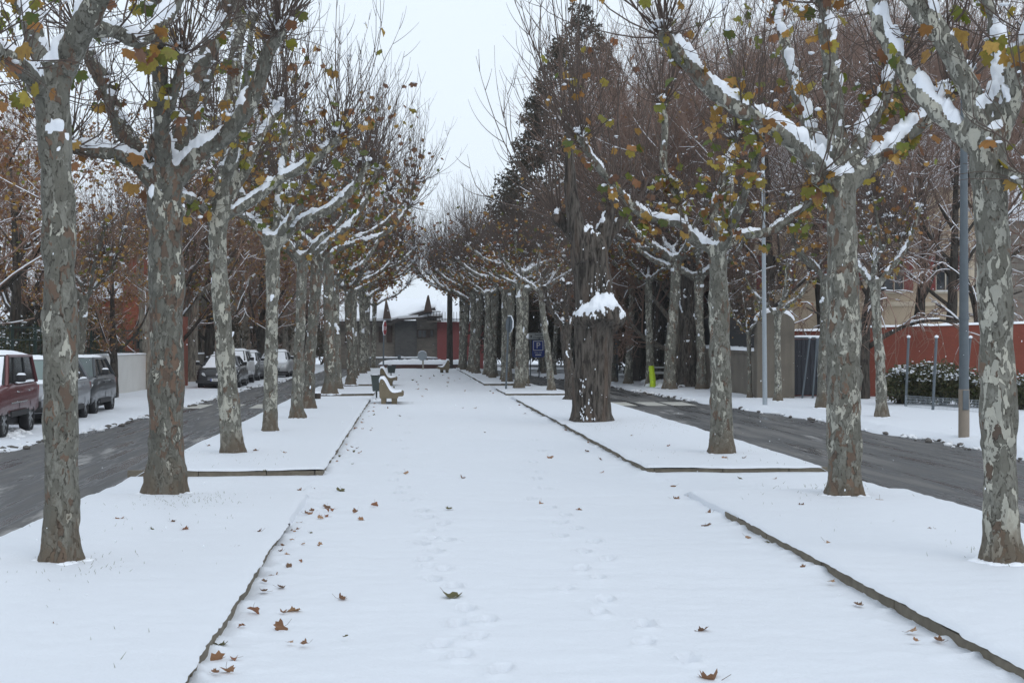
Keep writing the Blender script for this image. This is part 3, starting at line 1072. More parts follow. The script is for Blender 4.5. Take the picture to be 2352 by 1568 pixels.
# thin grass blades that poke through the snow of the beds
gb = MB()
rg = np.random.default_rng(31)
gpos = []
for cx, cy, n, sp in ((-2.5, 17.2, 150, .35), (-2.9, 15.8, 60, .8), (-2.8, 12.4, 70, .35), (-2.3, 10, 40, 1.1), (5.2, 12.6, 50, .35), (5.2, 24.2, 80, .7), (4.6, 33, 320, 1.0), (-2.8, 24, 60, .6), (4.5, 16, 40, 1.0), (5.2, 18, 50, .3)):
    gpos.append(np.stack([cx + rg.normal(0, sp, n), cy + rg.normal(0, sp * 1.6, n), np.full(n, .10)], 1))
gpos = np.concatenate(gpos)
gpos = gpos[((gpos[:, 0] < -1.5) & (gpos[:, 0] > -3.8)) | ((gpos[:, 0] > 3.8) & (gpos[:, 0] < 6.2))]
s = np.linspace(0, 1, 4)[None, :, None]
dr = rg.normal(0, .5, (len(gpos), 3)); dr[:, 2] = 1
P = gpos[:, None, :] + dr[:, None, :] * s * rg.uniform(.015, .045, (len(gpos), 1, 1))
twigs(gb, P, np.full(len(P), .0028), np.full(len(P), .0008), 3)
tag(gb.build('grass', simple('winter grass', (.16, .17, .085), .8, var=.4), smooth='all'), 'sparse blades of grass poking through the bed snow', 'grass', kind='stuff')

# ------------------------------------------------------------------ plane trees along the promenade
GRP = 'plane trees lining the promenade'
hero('plane_tree', 'grey smooth-barked plane tree, nearest of the left row', 'tree', (141, 1286),
     [(141, 1286, 82), (140, 1100, 76), (137, 800, 76), (134, 550, 74), (128, 330, 76), (122, 200, 80), (122, 150, 80)],
     [(-1.4, [(100, 215, 46), (60, 165, 42), (0, 122, 36), (-70, 90, 30)], 1.1),
      (.9, [(112, 200, 44), (75, 70, 42), (40, -10, 40), (0, -110, 36)], 1.1),
      (-.5, [(135, 175, 66), (172, 95, 62), (222, 0, 54), (262, -90, 44)], 1.1),
      (1.1, [(205, 70, 34), (262, 72, 34), (318, 98, 32), (352, 72, 32), (392, 25, 30), (430, -40, 28)], 1.1),
      (.6, [(120, 235, 30), (85, 190, 30), (45, 150, 28)], 0)],
     M['bark_grey'], 101, nlong=13, nshort=10, side=4, nleaf=110, thr=.34, mixw=(6, 4, 2), lsize=(.085, .15), snowzmin=3.4, voxel=.024, leafmax=1.0)
hero('plane_tree', 'thick plane tree with flaking brown bark and five snowy limbs, second of the left row', 'tree', (379, 1131),
     [(379, 1131, 90), (381, 1000, 78), (382, 800, 78), (381, 600, 80), (379, 480, 80), (379, 390, 88)],
     [(-.6, [(360, 430, 44), (312, 378, 40), (260, 352, 34), (185, 345, 28), (150, 335, 24)], 1.1),
      (.5, [(350, 400, 44), (310, 345, 42), (272, 280, 38), (243, 205, 36), (208, 130, 34), (180, 70, 32)], 1.1),
      (-.9, [(335, 375, 26), (350, 335, 26), (378, 280, 25), (395, 225, 22), (420, 130, 18)], 1.2),
      (.9, [(395, 420, 50), (415, 320, 42), (432, 240, 38), (470, 140, 38), (510, 50, 36), (540, -40, 30)], 1.0),
      (-.3, [(410, 410, 50), (455, 355, 46), (530, 300, 42), (578, 225, 38), (610, 140, 34), (640, 78, 30)], 1.25)],
     M['bark_brown'], 102, extra=((1.3, .7, 2.6, .13), (-1.5, .9, 2.2, .12)), nlong=26, nshort=26, nleaf=150, thr=.34, snowzmin=3.4, mixw=(6, 5, 3), voxel=.026, leafmax=.85)
hero('plane_tree', 'plane tree leaning left with a straight upright leader, third of the left row', 'tree', (535, 1040),
     [(535, 1040, 54), (522, 880, 46), (508, 700, 43), (500, 560, 42), (508, 460, 42), (520, 380, 36)],
     [(.6, [(512, 480, 36), (522, 370, 34), (530, 250, 33), (543, 120, 31), (555, 10, 30), (565, -60, 26)], 1.1),
      (-.6, [(495, 520, 26), (465, 478, 24), (438, 460, 22), (400, 440, 18)], 1.2),
      (-.2, [(512, 500, 26), (580, 462, 24), (640, 415, 22), (700, 382, 21), (742, 350, 19), (776, 318, 17)], 1.5),
      (.7, [(510, 480, 24), (560, 400, 22), (600, 310, 20), (640, 250, 18)], 1.3)],
     M['bark_pale'], 103, extra=((1.2, .7, 2.4, .11), (-1.2, .6, 2.0, .10)), nlong=26, nshort=26, nleaf=260, thr=.34, mixw=(6, 5, 3), voxel=.028)
hero('plane_tree', 'slim pale plane tree with wide snowy limbs, fourth of the left row', 'tree', (620, 990),
     [(620, 990, 36), (622, 850, 30), (626, 700, 30), (626, 600, 30), (627, 540, 34)],
     [(-.5, [(620, 570, 20), (585, 515, 19), (548, 490, 17), (515, 440, 15)], 1.3),
      (.2, [(632, 565, 24), (690, 512, 22), (760, 478, 20), (812, 432, 19), (842, 378, 16)], 1.4),
      (.7, [(630, 560, 20), (642, 440, 18), (652, 350, 16), (660, 260, 14)], 1.4),
      (-.8, [(634, 550, 20), (690, 470, 18), (735, 400, 16)], 1.4)],
     M['bark_pale'], 104, extra=((1.4, .6, 2.4, .10), (2.5, .7, 2.2, .10)), nlong=26, nshort=26, nleaf=260, thr=.34, mixw=(6, 5, 3), voxel=.03)

hero('plane_tree', 'pale cream-patched plane tree with snow in its fork, nearest of the right row', 'tree', (2302, 1286),
     [(2302, 1286, 96), (2300, 1150, 82), (2292, 900, 80), (2282, 600, 78), (2272, 420, 78), (2268, 300, 86)],
     [(.9, [(2250, 345, 46), (2182, 285, 44), (2112, 212, 44), (2062, 140, 42), (2022, 55, 40), (1995, -30, 38), (1980, -110, 34)], 1.1),
      (.3, [(2258, 320, 56), (2225, 205, 54), (2182, 120, 54), (2130, 40, 52), (2070, -40, 48)], 1.1),
      (-.4, [(2290, 320, 50), (2325, 230, 42), (2340, 140, 38), (2372, 80, 36), (2420, 20, 34)], 1.1),
      (1.2, [(2275, 260, 40), (2300, 175, 36), (2290, 90, 34), (2270, 0, 32), (2255, -80, 28)], 1.1),
      (-.8, [(2300, 390, 34), (2350, 410, 30), (2420, 400, 28)], 1.1)],
     M['bark_pale'], 105, nlong=12, nshort=8, side=3, nleaf=110, mixw=(7, 4, 2), lsize=(.085, .15), thr=.30, snowzmin=3.6, voxel=.024, leafmax=1.0, snow=.075)
hero('plane_tree', 'plane tree with a bent snow-laden left limb, second of the right row', 'tree', (1940, 1135),
     [(1938, 1135, 84), (1938, 980, 76), (1937, 760, 76), (1935, 560, 70), (1932, 450, 66), (1930, 400, 68)],
     [(.5, [(1932, 440, 52), (1925, 350, 46), (1917, 240, 44), (1905, 130, 40), (1896, 40, 38), (1894, 5, 36)], 1.35),
      (-.5, [(1915, 425, 52), (1855, 360, 48), (1800, 312, 46), (1740, 275, 42), (1690, 245, 40), (1640, 212, 36), (1590, 160, 34), (1548, 112, 32), (1524, 82, 30)], 1.3),
      (.4, [(1950, 425, 42), (2010, 372, 38), (2070, 318, 36), (2125, 278, 36), (2180, 220, 30)], 1.1),
      (.9, [(1945, 400, 40), (1985, 310, 36), (2025, 230, 34), (2050, 170, 30)], 1.4),
      (-.15, [(1905, 430, 34), (1878, 412, 32), (1868, 406, 30)], 0)],
     M['bark'], 106, snowzmin=3.3, extra=((1.7, .6, 2.6, .12),), nlong=26, nshort=26, nleaf=270, mixw=(6, 5, 2), voxel=.026, thr=.36, snow=.08, leafmax=.85)
hero('plane_tree', 'low-forked plane tree with thin snowy limbs and yellow leaves, third of the right row', 'tree', (1657, 1041),
     [(1657, 1041, 60), (1656, 920, 50), (1653, 760, 48), (1650, 640, 46), (1648, 560, 46)],
     [(-.6, [(1640, 575, 26), (1600, 556, 24), (1580, 540, 23), (1561, 515, 22), (1520, 505, 21), (1476, 492, 20), (1416, 435, 19), (1368, 375, 17), (1332, 318, 14)], 1.5),
      (.5, [(1610, 560, 24), (1570, 515, 22), (1556, 450, 21), (1524, 385, 20), (1527, 300, 19), (1521, 242, 18)], 1.4),
      (.3, [(1660, 570, 26), (1705, 542, 22), (1765, 532, 20), (1830, 490, 18), (1872, 448, 15)], 1.5),
      (.9, [(1652, 560, 24), (1640, 480, 22), (1665, 400, 20), (1690, 320, 18)], 1.4)],
     M['bark'], 107, extra=((1.2, .5, 2.2, .10), (-1.3, .5, 1.6, .10)), nlong=24, nshort=28, nleaf=480, mixw=(7, 6, 2), voxel=.028, leafmax=.9)

# procedural kinds for the rest of the rows
def proto(name, *a, **kw):
    t = thing(name, 'x', 'tree')
    f = a[0]
    if f == 'plane':
        plane_proto(a[1], *a[2:8], t, **kw)
    else:
        branch_tree(t, *a[1:], **kw)
    return t
PP = [proto('plane_tree', 'plane', 201, 4.3, .175, 5, 2.1, 2.3, M['bark'], nlong=32, nshort=24, nleaf=560, mixw=(4, 5, 4), voxel=.04, thr=.30),
      proto('plane_tree', 'plane', 202, 4.4, .195, 5, 2.6, 1.9, M['bark_brown'], nlong=30, nshort=24, nleaf=560, mixw=(3, 5, 5), voxel=.04, thr=.30),
      proto('plane_tree', 'plane', 203, 4.9, .20, 5, 2.9, 1.2, M['bark_pale'], nlong=28, nshort=24, nleaf=480, mixw=(2, 4, 6), voxel=.045, thr=.27, snow=.07, L=(1.6, 3.4)),
      proto('plane_tree', 'plane', 204, 4.6, .17, 4, 2.6, 1.5, M['bark_pale'], nlong=28, nshort=20, nleaf=220, mixw=(1, 4, 5), voxel=.045, thr=.27, snow=.07, lean=.35, L=(1.6, 3.4)),
      proto('plane_tree', 'plane', 205, 5.0, .235, 6, 3.0, 1.6, M['bark'], nlong=28, nshort=20, nleaf=260, mixw=(1, 3, 6), voxel=.045, thr=.27, snow=.07, L=(1.6, 3.4))]
USED = set()

def place(p, xyz, rz, label, group, s=1.0, sz=None):
    if id(p) in USED:
        o = copy_tree(p)
    else:
        o = p; USED.add(id(p))
    o.location = tuple(xyz); o.rotation_euler = (0, 0, rz); o.scale = (s, s, sz or s)
    o['label'] = label; o['group'] = group
    return o
ORD = ['first', 'second', 'third', 'fourth', 'fifth', 'sixth', 'seventh', 'eighth', 'ninth', 'tenth', 'eleventh', 'twelfth', 'thirteenth', 'fourteenth', 'fifteenth', 'sixteenth', 'seventeenth', 'eighteenth', 'nineteenth', 'twentieth',
       'twenty-first', 'twenty-second', 'twenty-third', 'twenty-fourth']
rp = np.random.default_rng(77)
lrow = [(gp(683, 960, .11), 0, .92), (gp(708, 937, .11), 1, .98), (gp(757, 904, .11), 1, 1.18)]
for y, k in ((58, 0), (63.5, 1), (69, 2), (74.5, 2), (80, 2), (86, 2), (92, 2), (98, 2), (103, 2)):
    lrow.append((np.array([-2.85 + .006 * (y - 50) + rp.normal(0, .12), y, .11]), k, rp.uniform(.9, 1.1)))
for i, (p, k, s) in enumerate(lrow):
    place(PP[k], p, rp.uniform(0, 6.28), '%s mottled plane tree from the camera in the left promenade row' % ORD[i + 4], GRP, s)
rrow = [(gp(1267, 896, .11), 3, .85), (gp(1192, 891, .11), 2, .95)]
for j, y in enumerate(np.arange(64, 106, 3.6)):
    rrow.append((np.array([float(lerp(PR, y)) - 1.15 + rp.normal(0, .18), y, .11]), (2, 4, 2, 3, 4)[j % 5], rp.uniform(.85, 1.08)))
for i, (p, k, s) in enumerate(rrow):
    place(PP[k], p, rp.uniform(0, 6.28), '%s mottled plane tree from the camera in the right promenade row' % ORD[i + 3], GRP, s)

# far side of the right road: a close file of trunks
for j, y in enumerate(np.arange(60, 112, 3.8)):
    x = float(lerp(RFAR, y)) + 1.1 + rp.normal(0, .25)
    place(PP[(4, 2, 3, 4, 2)[j % 5]], (x, y, 0), rp.uniform(0, 6.28), '%s plane tree of the close file across the right road, from the camera' % ORD[j], 'plane trees across the right road', rp.uniform(.9, 1.15))

# slim young planes on the right pavement
YP = [proto('young_plane_tree', 'plane', 211, 3.5, .155, 4, 1.5, 1.9, M['bark_pale'], nlong=16, nshort=16, nleaf=130, mixw=(4, 5, 3), voxel=.032, L=(1.0, 2.2)),
      proto('young_plane_tree', 'plane', 212, 3.7, .15, 4, 1.4, 2.2, M['bark_grey'], nlong=16, nshort=16, nleaf=150, mixw=(4, 6, 3), voxel=.032, L=(1.0, 2.2))]
for i, (px, py, k, s, lab) in enumerate(((2026, 957, 0, 1.02, 'slim young plane tree with snowy fork in front of the clipped hedge'), (1887, 936, 1, 1.05, 'slim young plane tree leaning by the second right-row plane and dark gate'),
                                         (1787, 920, 0, .85, 'slim young plane tree with a torn brown bark strip before the rounded wall end'), (1722, 913, 1, .62, 'thinnest young plane tree, standing before the concrete wall'))):
    place(YP[k], gp(px, py, 0), rp.uniform(0, 6.28), lab, 'young planes on the right pavement', s)
# ------------------------------------------------------------------ old pollarded poplar with a burl
def poplar():
    rg = np.random.default_rng(301)
    B = gp(1358, 966,   .11); Y = B[1]; px = Y / F
    root = thing('poplar_tree', 'old dark poplar with a huge snow-topped burl and hollow cleft trunk', 'tree', tuple(B))
    pts = np.array([np.append(at(x, y, Y) - B, w * px / 2) for x, y, w in
                    [(1360, 966, 92), (1358, 920, 88), (1360, 850, 85), (1364, 790, 86), (1366, 745, 92), (1366, 715, 92), (1363, 660, 88), (1358, 610, 86), (1353, 570, 80), (1350, 540, 56), (1350, 522, 24)]])
    pts[0, 2] = -.12
    sk = MB()
    Q = flare(smooth_path(pts, 50))
    sk.tube(Q[:, :3], Q[:, 3], 26, wob=.09, seed=3)
    c = at(1371, 728, Y) - B
    sk.blob(c + np.array([.02, -.14, -.02]), (57 * px, 52 * px, 30 * px), 3, seed=8, rough=.20)
    sk.tube([c + np.array([.02, -.22, -.10]), c + np.array([.02, -.20, .16]), c + np.array([.0, -.12, .42]), c + np.array([-.02, -.04, .70])], [50 * px, 47 * px, 36 * px, 24 * px], 16, wob=.16, seed=5)
    for dx, dz, r in ((46, -6, 17), (-44, -10, 17), (30, -20, 18), (-20, -22, 20), (8, -18, 22), (50, 6, 13)):
        sk.blob(c + np.array([dx * px, -.30 + .006 * abs(dx), dz * px]), (r * px,) * 3, 2, seed=int(r + dx + 60), rough=.45)
    kn, lim = [], []
    for dY, P, k in ((-.2, [(1348, 600, 60), (1334, 550, 48), (1320, 500, 36), (1311, 440, 28), (1308, 380, 22), (1305, 330, 17), (1304, 292, 14)], 1.5),
                     (.1, [(1336, 570, 36), (1312, 535, 30), (1294, 515, 26), (1284, 502, 24)], 1.5),
                     (.35, [(1366, 600, 58), (1382, 548, 44), (1397, 505, 30), (1405, 470, 22)], 1.4),
                     (.8, [(1378, 570, 34), (1412, 525, 26), (1440, 496, 20)], 1.5)):
        L = np.array([np.append(at(x, y, Y + dY) - B, w * px / 2) for x, y, w in P])
        S = smooth_path(L, 20)
        sk.tube(S[:, :3], S[:, 3], 12, wob=.12, seed=int(P[0][0]))
        d = S[-1, :3] - S[-5, :3]; d /= np.linalg.norm(d)
        knob(sk, S[-1, :3], S[-1, 3] * k, rg); kn.append((S[-1, :3], d)); lim.append(S[:, :3])
    me = remesh(sk, .026)
    V, N = mesh_arrays(me)
    # upright furrows, and the open cleft that runs down to the burl
    a = np.arctan2(V[:, 1], V[:, 0])
    fur = fbm(np.stack([np.cos(a) * 5.5, np.sin(a) * 5.5, V[:, 2] * .55], 1) * 1.6, 3)
    zb = c[2]
    xs = np.interp(V[:, 2], [zb + .1, zb + .9, zb + 2.0], [c[0] + .02, c[0] + .06, c[0] - .05])
    clf = np.exp(-((V[:, 0] - xs) / .075) ** 2) * (N[:, 1] < -.1) * np.clip((V[:, 2] - zb - .25) / .3, 0, 1) * np.clip((zb + 2.05 - V[:, 2]) / .4, 0, 1)
    V2 = V + N * (.026 * fur - .13 * clf)[:, None]
    me.vertices.foreach_set('co', V2.ravel()); me.update()
    me.materials.append(M['poplar'])
    me.polygons.foreach_set('use_smooth', np.ones(len(me.polygons), bool))
    tr = link('trunk', me, root)
    sb = MB()
    snow_from(me, sb, zb - .35, .20, .36, .05, 7.0, 3, ok=lambda V: (V[:, 2] < zb + .58 + .1 * fbm(V * 7.0, 2)) & (V[:, 2] > zb - .04 + .13 * fbm(V * 6.0, 3)))
    snow_from(me, sb, zb + 1.2, .55, .45, .05, 6.0, 5)
    for k in range(90):                       # snow blown into the furrows
        if k < 55:
            z = zb + rg.uniform(-.05, 1.0); w = .50 - .30 * max(0, z - zb)
            x = c[0] + rg.normal(0, .8) * w * .6
        else:
            z = rg.uniform(0, 1.0) ** 1.9 * .95 + .05; x = -.30 + rg.exponential(.14)
        i = np.argmin((V2[:, 0] - x) ** 2 + (V2[:, 2] - z) ** 2 + (V2[:, 1] > 0) * 9)
        s = rg.uniform(.006, .022)
        sb.blob(V2[i] + N[i] * .003, (s, s * .7, s * rg.uniform(.8, 3.0)), 1, seed=k, rough=.5)
    sb.build('snow_cover', M['snow_limb'], tr, smooth='all')
    P, ra, rb = shoots(kn, rg, 15, 14, L=(3.0, 6.2), spread=.62, sub=6, bias=(-.5, 0, 0))
    ra *= 1.7; rb *= 1.4
    tb = MB(); twigs(tb, P, ra, rb, 4)
    tb.build('crown', M['twig'], root, smooth='all')
poplar()

# ------------------------------------------------------------------ woods and gardens behind
WP = [proto('bare_tree', 'b', 401, 15, .30, 'darkbark', 'twig_wood', dens=1.5, clear=.18, width=.85, snowf=.30, tw=1.6, levels=(10, 7, 8, 6)),
      proto('bare_tree', 'b', 402, 13, .26, 'greybark', 'twig_wood', dens=1.45, clear=.18, width=.95, snowf=.30, tw=1.6, levels=(10, 7, 8, 6), nleaf=500, mixw=(0, 3, 5)),
      proto('rust_leaved_tree', 'b', 403, 9.5, .22, 'darkbark', 'twig_wood', dens=1.0, clear=.22, width=1.1, snowf=.35, tw=1.4, nleaf=3600, mixw=(1, 4, 6), lsize=(.08, .15)),
      proto('bare_tree', 'b', 404, 8.5, .20, 'darkbark', 'twig_wood', dens=1.1, clear=.2, width=1.2, snowf=.6, tw=1.5)]
# big bare trees across the right road
bg = [(1470, 72, 0, 1.05), (1555, 66, 1, 1.0), (1625, 78, 0, 1.1), (1700, 70, 1, 1.05), (1790, 78, 0, 1.15), (1860, 84, 1, 1.3), (1940, 80, 0, 1.25), (2030, 82, 1, 1.35), (2120, 78, 0, 1.2), (2210, 82, 1, 1.3), (2290, 76, 0, 1.2), (2370, 74, 1, 1.2),
      (1520, 96, 0, 1.1), (1760, 100, 1, 1.3)]
for i, (px, y, k, s) in enumerate(bg):
    p = at(px, 900, y)
    place(WP[k], (p[0], y, 0), rp.uniform(0, 6.28), '%s tall bare tree from the left in the brown twiggy wood right of the road' % ORD[sorted(range(len(bg)), key=lambda q: bg[q][0]).index(i)], 'bare trees right of the road', s)
# higher-crowned bare trees in front of the cream house
HP = proto('bare_tree', 'b', 405, 12.5, .22, 'darkbark', 'twig_wood', dens=1.3, clear=.40, width=.9, snowf=.45, tw=1.5)
for i, (px, y, s) in enumerate(((1770, 60, .95), (1890, 63, 1.05), (2010, 58, .95), (2110, 62, 1.05), (2185, 57, .95), (2300, 61, 1.05))):
    p = at(px, 900, y)
    place(HP, (p[0], y, 0), rp.uniform(0, 6.28), '%s high-crowned bare tree from the left in front of the cream house' % ORD[i], 'bare trees right of the road', s)
# garden trees behind the white wall on the left
bl = [(-60, 44, 2, .95), (30, 50, 3, 1.0), (45, 66, 2, 1.05), (262, 55, 2, .62), (178, 57, 2, .55), (375, 74, 2, 1.1), (400, 68, 3, 1.0), (420, 86, 2, 1.1), (480, 78, 2, 1.0), (540, 98, 1, .8), (600, 92, 2, 1.1), (655, 108, 1, .85), (240, 112, 1, .75), (-10, 70, 1, .8), (700, 118, 2, 1.15)]
for i, (px, y, k, s) in enumerate(bl):
    p = at(px, 900, y)
    q = sorted(range(len(bl)), key=lambda q: bl[q][0]).index(i)
    kind = ('tall bare tree', 'tall bare tree', 'rust-leaved tree', 'low snowy bare tree')[k]
    place(WP[k], (p[0], y, -.1), rp.uniform(0, 6.28), '%s, %s from the left among the garden trees beyond the left road' % (kind, ORD[q]), 'garden trees beyond the left road', s)
# stout ridged trunks on the left pavement
TP = [proto('pollarded_tree', 'plane', 221, 4.6, .42, 4, 2.0, 2.6, M['greybark'], nlong=24, nshort=16, nleaf=260, mixw=(1, 4, 5), voxel=.05, L=(1.5, 3.2)),
      proto('pollarded_tree', 'plane', 222, 5.2, .36, 5, 2.0, 2.8, M['greybark'], nlong=24, nshort=16, nleaf=240, mixw=(2, 4, 5), voxel=.05, L=(1.5, 3.2))]
tl = [(336, 64, 0, 1.0), (392, 70, 1, .9), (440, 76, 0, .95), (474, 82, 1, 1.0), (505, 88, 0, .9), (538, 92, 1, 1.0), (566, 97, 0, 1.0), (594, 102, 1, 1.0), (622, 107, 0, 1.0), (650, 112, 1, 1.0), (676, 117, 0, 1.0)]
for i, (px, y, k, s) in enumerate(tl):
    p = at(px, 890, y)
    place(TP[k], (p[0], y, -.08), rp.uniform(0, 6.28), '%s stout grey pollarded tree from the camera, beyond the parked cars' % ORD[i], 'stout trees on the left pavement', s)
sp = at(186, 880, 47)
place(YP[1], (sp[0] - .1, 47, -.08), 2.4, 'slender grey plane tree forking low in front of the red gabled house', 'garden trees beyond the left road', .95)
# thick dark trunks on the right pavement
DP = [proto('pollarded_tree', 'plane', 231, 5.6, .46, 4, 1.6, 3.2, M['poplar'], nlong=26, nshort=14, nleaf=60, mixw=(1, 3, 5), voxel=.05, L=(2.0, 4.0), thr=.3)]
for i, (px, y, s, lab) in enumerate(((1582, 63, 1.0, 'thick dark poplar trunk right of the notice-covered lamp post'), (1612, 60, .95, 'mottled dark trunk beside the concrete wall, right of the thick poplar'), (1508, 70, .8, 'pair of dark trunks behind the fluorescent marker'), (1462, 76, .9, 'dark furrowed trunk left of the fluorescent marker'))):
    p = at(px, 890, y)
    place(DP[0] if i != 1 else PP[4], (p[0], y, 0), rp.uniform(0, 6.28), lab.replace('pair of dark trunks', 'dark trunk'), 'dark trunks on the right pavement', s)

# weeping tree over the red wall
w = proto('weeping_tree', 'b', 431, 5.4, .24, 'darkbark', 'twig_wood', dens=.8, clear=.42, width=1.9, droop=.62, snowf=.7, tw=1.8, trunk_lean=.3)
p = at(1978, 905, 50)
w.location = (p[0], 50, 0)
w['label'] = 'dark weeping tree with drooping snow-lined branches over the red wall'
w = proto('weeping_tree', 'b', 432, 5.2, .22, 'darkbark', 'twig_wood', dens=.85, clear=.42, width=1.9, droop=.5, snowf=.7, tw=1.8)
p = at(2260, 905, 52.5)
w.location = (p[0], 53.5, 0)
w['label'] = 'dark weeping tree at the right edge behind the nearest plane tree'

def conifer(px, Y, H, rad, label, seed):
    rg = np.random.default_rng(seed)
    p = at(px, 880, Y)
    root = thing('conifer_tree', label, 'tree', (p[0], Y, -.1))
    tb = MB(); tb.tube([(0, 0, -.1), (0, 0, H * .5), (0, 0, H * .97)], [.4, .25, .04], 10)
    tb.build('trunk', M['darkbark'], root)
    mb, sb = MB(), MB()
    n = 1050
    for i in range(n):
        z = H * (1 - (rg.random() ** .62) * .93)
        f = (H - z) / H
        a = rg.uniform(0, 6.28)
        lobes = 1 + .22 * vnoise(np.array([math.cos(a) * 1.5, math.sin(a) * 1.5, z * .35]))
        r = rad * min(1, f * 1.3 + .03) ** .85 * lobes * rg.uniform(.72, 1.05)
        c = np.array([math.cos(a) * r * .86, math.sin(a) * r * .86, z])
        s = .28 + .55 * f
        bush(mb, None, c, (s * 1.1, s * 1.1, s * .8), 62, rg, (.08, .15), ((.012, .018, .010), (.020, .025, .012), (.030, .029, .016)), 0)
    for i in range(130):
        z = H * rg.uniform(.3, .95); f = (H - z) / H; a = rg.uniform(0, 6.28)
        r = rad * min(1, f * 1.25) * .95
        sb.blob((math.cos(a) * r, math.sin(a) * r, z), (.10, .10, .05), 1, seed=i, rough=.4)
    cr = mb.build('crown', M['leaf'], root, smooth='all', colattr=True)
    sb.build('snow_cover', M['snow_limb'], cr, smooth='all')
conifer(1330, 96, 24.0, 8.0, 'tall dark conical evergreen rising behind the poplar', 61)
conifer(1250, 118, 14, 4.2, 'low dark rounded evergreen left of the tall conical one', 62)

# the second, slimmer stem just behind the poplar
p = gp(1311, 918, .1)
place(DP[0], p, 1.0, 'slim dark trunk half hidden behind the burled poplar', 'dark trunks on the right pavement', .42)

# evergreen shrubs behind the white wall, hedge before the red wall
def shrub(name, label, cat, c, r, n, seed, group=None, **kw):
    rg = np.random.default_rng(seed)
    root = thing(name, label, cat, (c[0], c[1], 0), group=group)
    mb, sb, tb = MB(), MB(), MB()
    for i in range(kw.pop('lumps', 5)):
        o = rg.normal(0, .33, 3) * np.array(r); o[2] = abs(o[2]) * .6
        bush(mb, sb, np.array([0, 0, c[2]]) + o, np.array(r) * rg.uniform(.55, .8), n, rg, **kw)
    for i in range(5):
        tb.tube([(rg.normal(0, .1), rg.normal(0, .1), -.1), (rg.normal(0, r[0] * .3), rg.normal(0, r[1] * .3), c[2])], [.05, .02], 6)
    tb.build('stem', M['darkbark'], root)
    cr = mb.build('foliage', M['leaf'], root, smooth='all', colattr=True)
    if sb.n: sb.build('snow_cover', M['snow_limb'], cr, smooth='all')
    return root
gs = [(20, 40, 1.5), (75, 47, 1.7), (140, 52, 2.2), (215, 58, .6), (345, 60, 2.6), (372, 63, 3.2), (345, 74, 2.6), (400, 84, 2.4), (110, 70, 2.4)]
for i, (px, y, h) in enumerate(gs):
    p = at(px, 880, y)
    shrub('evergreen_shrub', '%s snow-flecked dark shrub from the left behind the green fence' % ORD[sorted(range(len(gs)), key=lambda q: gs[q][0]).index(i)], 'shrub', (min(p[0] - 1.2, -13.6), y + .5, h * .55 + .3), (1.6, 1.6, h * .62), 520, 500 + i, 'shrubs behind the green fence', snowp=.16, size=(.05, .10))
hs = [(2068, 45.5, 1.05, .75), (2118, 45, 1.25, .85), (2165, 44.4, 1.1, .7), (2212, 43.6, 1.15, .7), (2252, 43, .95, .6), (2345, 41.5, 1.0, .7)]
for i, (px, y, h, w_) in enumerate(hs):
    p = at(px, 930, y)
    shrub('hedge_shrub', '%s clipped snow-capped green shrub from the left in the hedge before the red wall' % ORD[i], 'hedge', (p[0], y, h * .48), (w_, .65, h * .62), 560, 540 + i, 'hedge shrubs before the red wall', snowp=.30, size=(.035, .07), cols=((.030, .048, .018), (.05, .072, .024), (.085, .088, .040)), elong=3.6, flat=.5)

# dark evergreen thickets that close the gaps between the far trunks
TH = None
ths = [(-15.0, 70, 'l'), (-14.2, 80, 'l'), (-13.2, 90, 'l'), (-12.4, 100, 'l'), (-11.4, 111, 'l'), (-10.6, 121, 'l'), (-23.5, 66, 'l'), (-9.5, 130, 'l'), (-18, 90, 'l'), (-8, 138, 'l'),
       (12.6, 82, 'r'), (12.0, 92, 'r'), (11.4, 102, 'r'), (10.6, 112, 'r'), (9.6, 121, 'r'), (17.0, 80, 'r'), (15.5, 98, 'r'), (16.5, 70, 'r'), (14.5, 110, 'r'), (8.6, 130, 'r'), (7.2, 138, 'r'), (19.5, 74, 'r'), (21.5, 84, 'r')]
cnt = {'l': 0, 'r': 0}
for x, y, sd in ths:
    lab = '%s dark evergreen thicket from the camera behind the far trunks %s' % (ORD[cnt[sd]], 'left of the left road' if sd == 'l' else 'right of the right road')
    cnt[sd] += 1
    if TH is None:
        TH = shrub('evergreen_thicket', lab, 'shrub', (x, y, 1.9), (2.6, 3.4, 2.3), 900, 590, 'evergreen thickets behind the far trunks', snowp=.05, size=(.08, .16), lumps=7, cols=((.030, .034, .022), (.048, .048, .030), (.075, .058, .040)))
        o = TH
    else:
        o = copy_tree(TH)
    o['label'] = lab
    o.location = (x, y, -.1); o.rotation_euler = (0, 0, rp.uniform(0, 6.28)); o.scale = (1, 1, rp.uniform(.8, 1.35))

